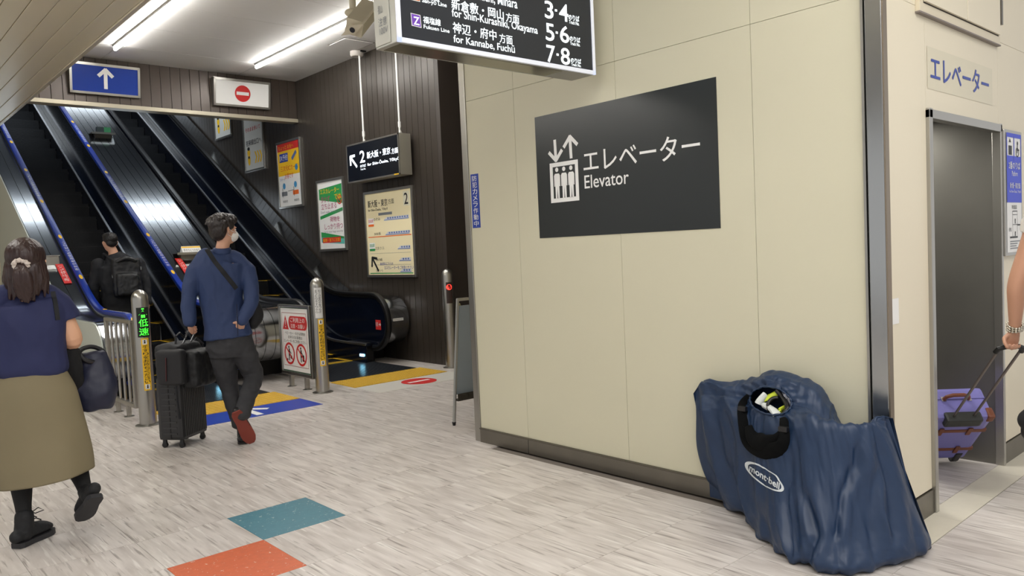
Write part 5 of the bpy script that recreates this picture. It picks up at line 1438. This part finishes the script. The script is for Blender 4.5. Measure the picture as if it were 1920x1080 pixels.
# ---------------------------------------------------------------- person pulling the purple case (arm in view, body past the frame edge)
D = 4.50
p3_ = thing('person', 'person at the right edge with silver bracelets pulling the lavender suitcase', 'person', (4.55, .62, 0))
hnd = J(1893, 645, 4.53); wr_ = J(1903, 619, 4.50); el = J(1906, 530, 4.40); sh_ = J(1952, 400, 4.36)
f3 = Vector((-.35, -.94, 0)); f3, r3 = basis(f3)
bm = NB()
add_limb(bm, [sh_, sh_.lerp(el, .5), el, el.lerp(wr_, .4), wr_], [.050, .043, .037, .036, .024], f3, 14)
g3 = J(1897, 655, 4.53)
hand_parts(bm, wr_, (hnd-wr_)+Vector((0, 0, -.02)), Vector((-.667, .745, 0)), Vector((-.95, -.27, 0)), .9, 1.45)
mid = sh_+Vector((.02, -.20, 0)); mid.z = 1.36
cst, wst, hip = Vector((mid.x, mid.y, 1.25)), Vector((mid.x, mid.y, 1.05)), Vector((mid.x, mid.y, .9))
hc = Vector((mid.x, mid.y, 1.56))+f3*.02
P, R_ = head_parts(bm, hc, f3, .95)
add_limb(bm, [hc-Z*.05, Vector((mid.x, mid.y, 1.41))], [.046, .055], r3)
add_limb(bm, [cst+Z*.1, cst, wst, hip], [(.14, .08), (.14, .09), (.12, .085), (.14, .1)], r3)
s2 = mid+(mid-sh_)*.85; s2.z = sh_.z; e2_ = s2+Vector((0, 0, -.27))+f3*.06; w2_ = e2_+Vector((0, 0, -.22))+f3*.12
add_limb(bm, [s2, e2_, w2_], [.048, .036, .024], f3); hand_parts(bm, w2_, Vector((0, 0, -1))+f3*.2, f3, (mid-s2), .9, .7)
hA = hip+(sh_-mid).normalized()*.08; hB = hip-(sh_-mid).normalized()*.08
aA = J(1932, 800, 4.42); aB = hB+f3*.32; aB.z = .09
kA = hA.lerp(aA, .5)+f3*.10; kB = hB.lerp(aB, .5)+f3*.05
for a, b, c_ in ((hA, kA, aA), (hB, kB, aB)): add_limb(bm, [a, a.lerp(b, .5), b, b.lerp(c_, .4), c_], [.075, .065, .048, .045, .032], r3)
finish('body', remesh(bm, .0055, 5), mat('tanned skin', (196, 148, 122), .5, bump=.03, bump_scale=60), p3_, 'all')
eyes(P, R_, .95, p3_)
bm = NB(); add_ell(bm, P(0, -.024, .04), (.088, .104, .088), R_, 20); add_ell(bm, P(0, -.05, -.05), (.08, .06, .1), R_, 16); finish('hair', remesh(bm, .007, 3, wrinkle(.004, 50)), HAIR, p3_, 'all')
bm = NB(); add_limb(bm, [cst+Z*.145, cst+Z*.1, cst, wst, hip+Z*.02], [(.09, .06), (.165, .095), (.17, .115), (.16, .11), (.17, .12)], r3, 18, 5, False)
add_limb(bm, [sh_.lerp(mid, .3)+Z*.02, sh_, sh_.lerp(el, .28)], [.055, .06, .06], f3, 12, 4, False); add_limb(bm, [s2.lerp(mid, .3)+Z*.02, s2, s2.lerp(e2_, .3)], [.055, .06, .06], f3, 12, 4, False)
finish('shirt', remesh(bm, .008, 5, wrinkle(.006, 9)), cloth('white shirt', (214, 210, 204), .8), p3_, 'all')
bm = NB(); add_limb(bm, [hip+Z*.06, hip-Z*.05], [(.17, .12), (.17, .12)], r3, 16, 3, False)
for a, b, c_ in ((hA, kA, aA), (hB, kB, aB)): add_limb(bm, [a, b, c_+Z*.03], [.092, .07, .055], r3)
finish('trousers', remesh(bm, .009, 4), cloth('black trousers', (24, 24, 28), .8), p3_, 'all')
ra = aA-Z*.03; rt = ra+(f3*.55-Z*.75).normalized()*.17
bm = NB(); shoe(bm, ra, rt, (f3+Z*.5).normalized(), .046); add_limb(bm, [ra, aA], [.04, .04], r3); finish('shoe', remesh(bm, .006, 3), SH, p3_, 'all')
lb = Vector((aB.x, aB.y, .015)); bm = NB(); shoe(bm, lb, lb+f3*.17, Z); add_limb(bm, [lb+Z*.04, aB], [.04, .04], r3); finish('shoe', remesh(bm, .006, 3), SH, p3_, 'all')
ax3 = (wr_-el).normalized()
for k, off_ in enumerate((.0, -.013, -.026)):
    c_ = wr_+ax3*(off_-.004); u, v = frame_axes(ax3+Vector((.1*k, .12*(k-1), 0)), f3); bm = NB()
    for i in range(14):
        an = 2*math.pi*i/14; add_ell(bm, c_+u*.031*math.cos(an)+v*.029*math.sin(an), (.0075, .0075, .0065), None, 8)
    obj('bead_bracelet', bm, mat('silver beads', (196, 190, 176), .25, .9), p3_, True)
# purple case
pc = thing('suitcase', 'lavender suitcase with brown leather straps tilted on its wheels in the lift doorway', 'suitcase', (4.95, 1.72, 0))
Wp = Vector((4.985, 1.80, .035)); G = J(1896, 652, 4.56)
w3_ = (G-Wp).normalized(); hor = Vector((w3_.x, w3_.y, 0)).normalized(); n3 = (hor-w3_*hor.dot(w3_)).normalized(); s3 = w3_.cross(n3).normalized()
LAV = mat('lavender shell', (122, 118, 184), .4, bump=.08, bump_scale=60); LEA = mat('brown leather', (118, 66, 42), .45, bump=.1, bump_scale=60)
def cb_(name, a, b, m, parent, bev=0):
    bm = NB(); add_box(bm, a, b, bev)
    for v in bm.verts: v.co = Wp+s3*v.co.x+n3*v.co.y+w3_*v.co.z
    return obj(name, bm, m, parent)
L3_ = .50; HW_ = .17; DP = .20
q0 = cb_('shell', (-HW_, -DP, .02), (HW_, .0, L3_), LAV, pc, .025)
cb_('shell_seam', (-HW_-.003, -DP*.62, .03), (HW_+.003, -DP*.60, L3_+.003), mat('purple seam', (84, 80, 140), .5), q0)
for z in (.13, .34):
    cb_('leather_strap', (-HW_-.004, -DP-.004, z), (HW_+.004, .004, z+.028), LEA, pc, .003)
    for x in (-.08, .08): cb_('strap_tab', (x-.012, -DP-.01, z-.02), (x+.012, -DP-.003, z+.05), LEA, pc, .002); cb_('strap_tab', (x-.012, .003, z-.02), (x+.012, .01, z+.05), LEA, pc, .002)
    cb_('strap_tab', (-HW_-.01, -DP*.5-.012, z-.02), (-HW_-.003, -DP*.5+.012, z+.05), LEA, pc, .002)
for sx in (-1, 1):
    cb_('corner_patch', (sx*HW_-.035 if sx > 0 else -HW_-.005, -.06, L3_-.05), (HW_+.005 if sx > 0 else -HW_+.035, .006, L3_+.006), LEA, pc, .012)
def cp_(x, y, z): return Wp+s3*x+n3*y+w3_*z
tube('carry_handle', [cp_(-.07, -.12, L3_), cp_(-.06, -.12, L3_+.03), cp_(-.03, -.12, L3_+.045), cp_(.03, -.12, L3_+.045), cp_(.06, -.12, L3_+.03), cp_(.07, -.12, L3_)], .011, LEA, pc, 8)
for x in (-.07, .07): cb_('handle_stud', (x-.012, -.135, L3_-.002), (x+.012, -.105, L3_+.008), CHR, pc)
cb_('rod_housing', (-.10, -.035, L3_-.06), (.10, .028, L3_+.012), mat('dark rod housing', (44, 46, 44), .5), pc, .014)
for x in (-.055, .055): tube('pull_rod', [cp_(x, -.005, L3_), Wp+s3*x+w3_*((G-Wp).length)], .007, mat('grey rod', (120, 112, 108), .35, .7), pc, 8)
Lg = (G-Wp).length
tube('pull_handle', [cp_(-.062, .0, Lg-.035), cp_(-.058, -.0, Lg-.005), cp_(-.03, 0, Lg+.01), cp_(.03, 0, Lg+.01), cp_(.058, 0, Lg-.005), cp_(.062, 0, Lg-.035)], .013, RUBBER, pc, 10)
for x in (-.12, .12):
    bm = NB(); c_ = cp_(x, -.03, .0); add_loft(bm, [c_-s3*.014, c_+s3*.014], [.033, .033], Z, 16); wl = obj('wheel', bm, RUBBER, pc, True)
    cb_('wheel_guard', (x-.02, -.06, .0), (x+.02, .005, .09), RUBBER, pc, .006)
# ================================================================== COVERED BICYCLE against the lift wall
bk = thing('bicycle_bag', 'dark blue fabric bag over a bicycle, leaning on the lift wall at the corner', 'bag', (3.45, 1.9, 0))
Fp = [(1345, 935), (1365, 957), (1402, 984), (1436, 1019), (1473, 1051), (1502, 1064), (1545, 1079), (1587, 1083), (1640, 1073), (1698, 1058), (1735, 1040), (1750, 1026)]
Tp = [(1299, 735, 3.58), (1315, 716, 3.55), (1365, 720, 3.53), (1408, 713, 3.52), (1440, 701, 3.50), (1490, 712, 3.50), (1530, 728, 3.50), (1555, 760, 3.52), (1576, 794, 3.54), (1616, 806, 3.52), (1645, 781, 3.52), (1671, 781, 3.60)]
Up = [(1303, 775, 3.56), (1325, 775, 3.50), (1362, 775, 3.46), (1395, 785, 3.42), (1430, 792, 3.36), (1478, 784, 3.32), (1516, 789, 3.28), (1550, 795, 3.28), (1584, 799, 3.32), (1616, 803, 3.38), (1643, 806, 3.45), (1675, 812, 3.60)]
ctrl = []
for i in range(12):
    F0 = at(*Fp[i], Z=0.0); T0 = at(Tp[i][0], Tp[i][1], X=Tp[i][2]); U0 = at(Up[i][0], Up[i][1], X=Up[i][2])
    n = Vector((-.75, -.65, 0))
    if i == 0: m1, m2 = at(1322, 898, X=3.585), at(1304, 840, X=3.575)
    elif i == 11: m1, m2 = at(1727, 955, X=3.70), at(1701, 880, X=3.66)
    else: m1, m2 = F0.lerp(U0, .3)+n*.012, F0.lerp(U0, .66)+n*.004
    hem = F0+n*0.0; hem.z = .012
    F1 = F0.lerp(U0, .06)+n*.022; F1.z = .05
    if i >= 10: B1, B0 = T0+Vector((.05, -.01, -.08)), Vector((3.72+.01*(i-10), 1.40, .01))
    else: B1, B0 = Vector((3.612, T0.y+.01, T0.z-.07)), Vector((3.606, max(T0.y, 1.52), .02))
    if i == 11: B1, B0 = T0+Vector((-.01, .01, -.06)), Vector((3.725, 1.375, .01))
    if i == 0: B1, B0 = Vector((3.612, T0.y-.03, T0.z-.07)), Vector((3.606, F0.y-.03, .02))
    if i == 9: B1, B0 = Vector((3.60, 1.53, T0.z-.06)), Vector((3.60, 1.53, .02))
    V0 = U0.lerp(T0, .5)+Vector((0, 0, {5: -.02, 6: -.05, 7: -.06, 8: -.035, 9: -.02}.get(i, .008)))
    ctrl.append([hem-n*.03, F1, m1, m2, U0, V0, T0, B1, B0])
CG = np.array([[list(v) for v in r] for r in ctrl])
def cr(p, t):
    n_ = len(p)-1; k = min(int(t), n_-1); f_ = t-k
    p0, p1, p2, p3 = p[max(k-1, 0)], p[k], p[k+1], p[min(k+2, n_)]
    return .5*((2*p1)+(-p0+p2)*f_+(2*p0-5*p1+4*p2-p3)*f_**2+(-p0+3*p1-3*p2+p3)*f_**3)
NU, NV = 240, 136
G_ = np.zeros((NU, NV, 3))
for a in range(NU):
    t = a/(NU-1)*11; col = [cr(CG[:, j], t) for j in range(9)]; col = np.array(col)
    for b in range(NV): G_[a, b] = cr(col, b/(NV-1)*8)
nx = np.gradient(G_, axis=0); ny = np.gradient(G_, axis=1); nn = np.cross(ny, nx); nn /= np.maximum(np.linalg.norm(nn, axis=2, keepdims=True), 1e-9)
if nn[NU//2, 40] @ np.array([-1, -1, 0]) < 0: nn = -nn
def proj(p):
    q = Vector(p)-EYE; return 960+F_PX*q.dot(RIGHT)/q.dot(_f), 540+F_PX*q.dot(DOWN)/q.dot(_f)
peaks = [(10.3, 6), (1.0, 6), (4.4, 5.2), (6.8, 4.2)]
CREASES = [([(1335, 769), (1354, 858), (1395, 969)], .016, 6), ([(1314, 760), (1322, 860), (1362, 950)], .010, 5), ([(1498, 815), (1502, 917), (1522, 976), (1530, 1004), (1511, 1062)], .024, 7),
           ([(1613, 812), (1606, 873), (1580, 930), (1570, 1000)], .016, 7), ([(1637, 806), (1665, 910), (1676, 1015)], .014, 7), ([(1545, 812), (1552, 900), (1560, 1010)], .008, 8),
           ([(1395, 850), (1410, 930), (1455, 1030)], .012, 7), ([(1488, 850), (1474, 940), (1486, 1040)], .010, 6), ([(1700, 930), (1712, 1000), (1722, 1040)], .008, 6), ([(1640, 880), (1632, 960), (1640, 1060)], .009, 6)]
def crease(x, y):
    d = 0
    for pl_, A, wd in CREASES:
        if not (pl_[0][1]-25 < y < pl_[-1][1]+25): continue
        best = 1e9; sg = 1; tt = 0
        for (ax_a, ay_a), (bx_b, by_b) in zip(pl_, pl_[1:]):
            vx, vy = bx_b-ax_a, by_b-ay_a; t = max(0, min(1, ((x-ax_a)*vx+(y-ay_a)*vy)/(vx*vx+vy*vy)))
            ex, ey = x-ax_a-vx*t, y-ay_a-vy*t; q = math.hypot(ex, ey)
            if q < best: best = q; sg = 1 if ex > 0 else -1
        fade = min(1, max(0, (y-pl_[0][1]+25)/60))*min(1, max(0, (pl_[-1][1]+25-y)/30))
        s_ = best*sg
        d += .8*A*fade*(-math.exp(-(s_/wd)**2)+.75*math.exp(-((s_-wd*2.6)/(wd*1.6))**2)+.35*math.exp(-((s_+wd*2.4)/(wd*1.5))**2))
    return d
def ridge(x): return 1-abs(2*(x-math.floor(x))-1)
for a in range(NU):
    for b in range(NV):
        u, v = a/(NU-1)*11, b/(NV-1)*8
        d = 0
        warp_ = .9*noise.noise(Vector((u*.5, v*.5, 3)))
        f1 = noise.noise(Vector((u*.85+warp_*.6, v*.22, 0))); d += .024*(1-2.2*abs(f1))*(1 if v < 5 else .3)
        f2 = noise.noise(Vector((u*1.9+warp_*1.5, v*.5, 7))); d += .005*(1-2.4*abs(f2))
        for pu, pv in peaks:                       # creases that radiate from what holds the cloth up
            du, dv = (u-pu)*.9, (pv-v); r_ = math.hypot(du, dv*.8)
            if r_ < 2.6 and dv > -.6: an = math.atan2(du, dv+.4); d += .007*math.sin(an*7+pu*3)*math.exp(-((r_-.9)/.9)**2)
        if v < 1.4: d += .010*math.sin(u*7.3+2*noise.noise(Vector((u, 0, 1))))*(1.4-v)/1.4
        d += .0022*noise.noise(Vector((u*5, v*3, 2)))+.0012*(1-2*abs(noise.noise(Vector((u*6+v*3, v*5, 5)))))
        xx, yy_ = proj(G_[a, b]); hx, hy = (xx-1446)/39, (yy_-752-.12*(xx-1446))/26; hr = math.hypot(hx, hy)
        if v < 4.2: d += crease(xx, yy_)
        if .8 < hr < 2.3 and 3.2 < v < 6.6: d += .006*math.sin(math.atan2(hy, hx)*17)*(2.3-hr)/1.5
        d *= min(1, .15+u/.8)*min(1, .15+(11-u)/.8)
        p = G_[a, b]+nn[a, b]*(d-.012)
        if v > 6.2: p[2] = max(p[2], .004)
        if p[1] > 1.49: p[0] = min(p[0], 3.622)
        elif p[0] > 3.62: p[1] = min(p[1], 1.475)
        p[2] = max(p[2], .004)
        G_[a, b] = p
bm = NB(); vv = [[bm.verts.new(G_[a, b]) for b in range(NV)] for a in range(NU)]
BAGM = mat('dark blue ripstop', (24, 46, 76), .45, bump=.1, bump_scale=16, spec=.5, noise_amt=.05)
def in_hole(p, g=1.0):
    x, y = proj(p); dx, dy = x-1446, y-752; return (dx/(39*g))**2+((dy-.12*dx)/(26*g))**2 < 1
for a in range(NU-1):
    for b in range(NV-1):
        c_ = (G_[a, b]+G_[a+1, b+1])/2; v = b/(NV-1)*8
        if 3.4 < v < 6.3 and in_hole(c_): continue
        bm.faces.new((vv[a][b], vv[a+1][b], vv[a+1][b+1], vv[a][b+1]))
# close the two ends
for a, rev in ((0, False), (NU-1, True)):
    cen = bm.verts.new(np.mean(G_[a], axis=0))
    for b in range(NV-1): bm.faces.new((vv[a][b], vv[a][b+1], cen))
for v in [v for v in bm.verts if not v.link_faces]: bm.verts.remove(v)
bmesh.ops.recalc_face_normals(bm, faces=bm.faces)
cover = obj('fabric_cover', bm, BAGM, bk, 'all')
full = BVHTree.FromPolygons([Vector(G_[a, b]) for a in range(NU) for b in range(NV)], [(a*NV+b, (a+1)*NV+b, (a+1)*NV+b+1, a*NV+b+1) for a in range(NU-1) for b in range(NV-1)])
def on_bag(x, y, h=.002):
    r_ = ray(x, y).normalized(); q = full.ray_cast(EYE, r_)
    if q[0] is None: return EYE+r_*4
    n = q[1]; n = n if n.dot(r_) < 0 else -n
    return q[0]+n*h
# gathered rim of the opening
rim = [on_bag(1446+39*math.cos(t), 752+26*math.sin(t)+.12*39*math.cos(t), .004) for t in [2*math.pi*i/60 for i in range(61)]]
bm = NB(); add_loft(bm, rim, [.005+.002*math.sin(i*2.1) for i in range(61)], Vector((.3, .3, 1)), 8); obj('gathered_rim', bm, BAGM, cover, 'all')
# what shows in the opening: bright frame bag, white tape, black cables
LIME = mat('lime yellow', (204, 220, 60), .5); GRW = mat('white grey tape', (214, 218, 216), .5)
def inside(pts, r, m, nm, depth=-.035):
    P_ = [on_bag(x, y, depth) for x, y in pts]; bm = NB(); pp, q_ = dense(P_, [r]*len(P_), 4); add_loft(bm, pp, q_, Vector((.5, .5, .5)), 10); return obj(nm, bm, m, bk, True)
inside([(1414, 757), (1428, 745), (1452, 730)], (.016, .010), LIME, 'lime_tube'); inside([(1418, 756), (1424, 748), (1431, 738)], (.016, .022), GRW, 'handlebar_tape', -.02)
inside([(1430, 758), (1445, 766), (1460, 775)], (.016, .024), GRW, 'handlebar_tape', -.02); inside([(1450, 765), (1462, 759), (1474, 753)], (.009, .014), LIME, 'lime_tube', -.04)
inside([(1464, 735), (1474, 744), (1484, 756)], (.02, .014), mat('silver flap', (190, 192, 206), .4), 'silver_flap', -.03)
inside([(1456, 732), (1468, 745), (1474, 764), (1466, 778)], .011, RUBBER, 'brake_cable', -.008); inside([(1440, 770), (1438, 756), (1446, 746), (1456, 744)], .009, RUBBER, 'brake_cable', -.01)
bm = NB(); cc = on_bag(1450, 755, -.15); add_ell(bm, cc, (.08, .10, .07)); 
for v in bm.verts: v.co.z = max(v.co.z, .3)
obj('frame_pouch', bm, BLACK, bk, True)
# black carrying strap slung from the opening
WEB = mat('black strap cloth', (6, 7, 8), .9, bump=.2, bump_scale=30, spec=.15)
def sling(pts, r, h=.008):
    P_ = [on_bag(x, y, h) for x, y in pts]; bm = NB(); pp, q_ = dense(P_, r, 5); add_loft(bm, pp, [(b_, a_) for a_, b_ in q_], Vector((-.75, -.65, .1)), 12); return obj('carry_strap', bm, WEB, bk, 'all')
sling([(1408, 742), (1397, 758), (1396, 772), (1398, 800), (1405, 826), (1425, 842), (1450, 846), (1470, 838), (1478, 818), (1474, 796), (1468, 785)],
      [(.018, .004), (.026, .006), (.032, .007), (.032, .008), (.034, .010), (.040, .014), (.042, .016), (.040, .014), (.034, .010), (.026, .007), (.014, .004)])
sling([(1408, 800), (1418, 822), (1440, 832), (1462, 826), (1474, 808)], [(.02, .01), (.04, .018), (.045, .022), (.04, .018), (.02, .01)], .010)
for (x, y) in ((1396, 768), (1476, 806)):
    c_ = on_bag(x, y, .022); bm = NB(); add_box(bm, c_-Vector((.012, .022, .012)), c_+Vector((.012, .022, .012)), .004); obj('strap_buckle', bm, mat('black buckle', (26, 26, 28), .3), bk)
# maker's oval on the front
LW = mat('white maker print', (206, 212, 214), .6)
cx, cy, ax_, ay_, bx_, by_ = 1433.7, 893.7, 36.5, 23.5, 2, -16
def lw(a, b, h): return on_bag(cx+ax_*a+bx_*b, cy+ay_*a+by_*b, .0022+h)
pol = []
N_ = 72
for i in range(N_):
    t0, t1 = 2*math.pi*i/N_, 2*math.pi*(i+1)/N_
    def rr_(t):
        o = 1.0; k = (math.degrees(t)) % 360
        th = .17 if math.cos(t) < 0 else .13
        if 40 < k < 78: o += .16*(1-abs(k-59)/19)
        return o, o-th if not (40 < k < 78) else 1-th+.14*(1-abs(k-59)/19)
    o0_, i0_ = rr_(t0); o1_, i1_ = rr_(t1)
    pol.append([(i0_*math.cos(t0), i0_*math.sin(t0)), (o0_*math.cos(t0), o0_*math.sin(t0)), (o1_*math.cos(t1), o1_*math.sin(t1)), (i1_*math.cos(t1), i1_*math.sin(t1))])
shape(None, pol, LW, bk, h=0, name='printed_oval', warp=lw)
text(None, 'mont·bell', -.76, .78, -.40, .36, LW, bk, h=0, bold=.035, warp=lambda a, b, h: lw(a+.0*b, b, h))
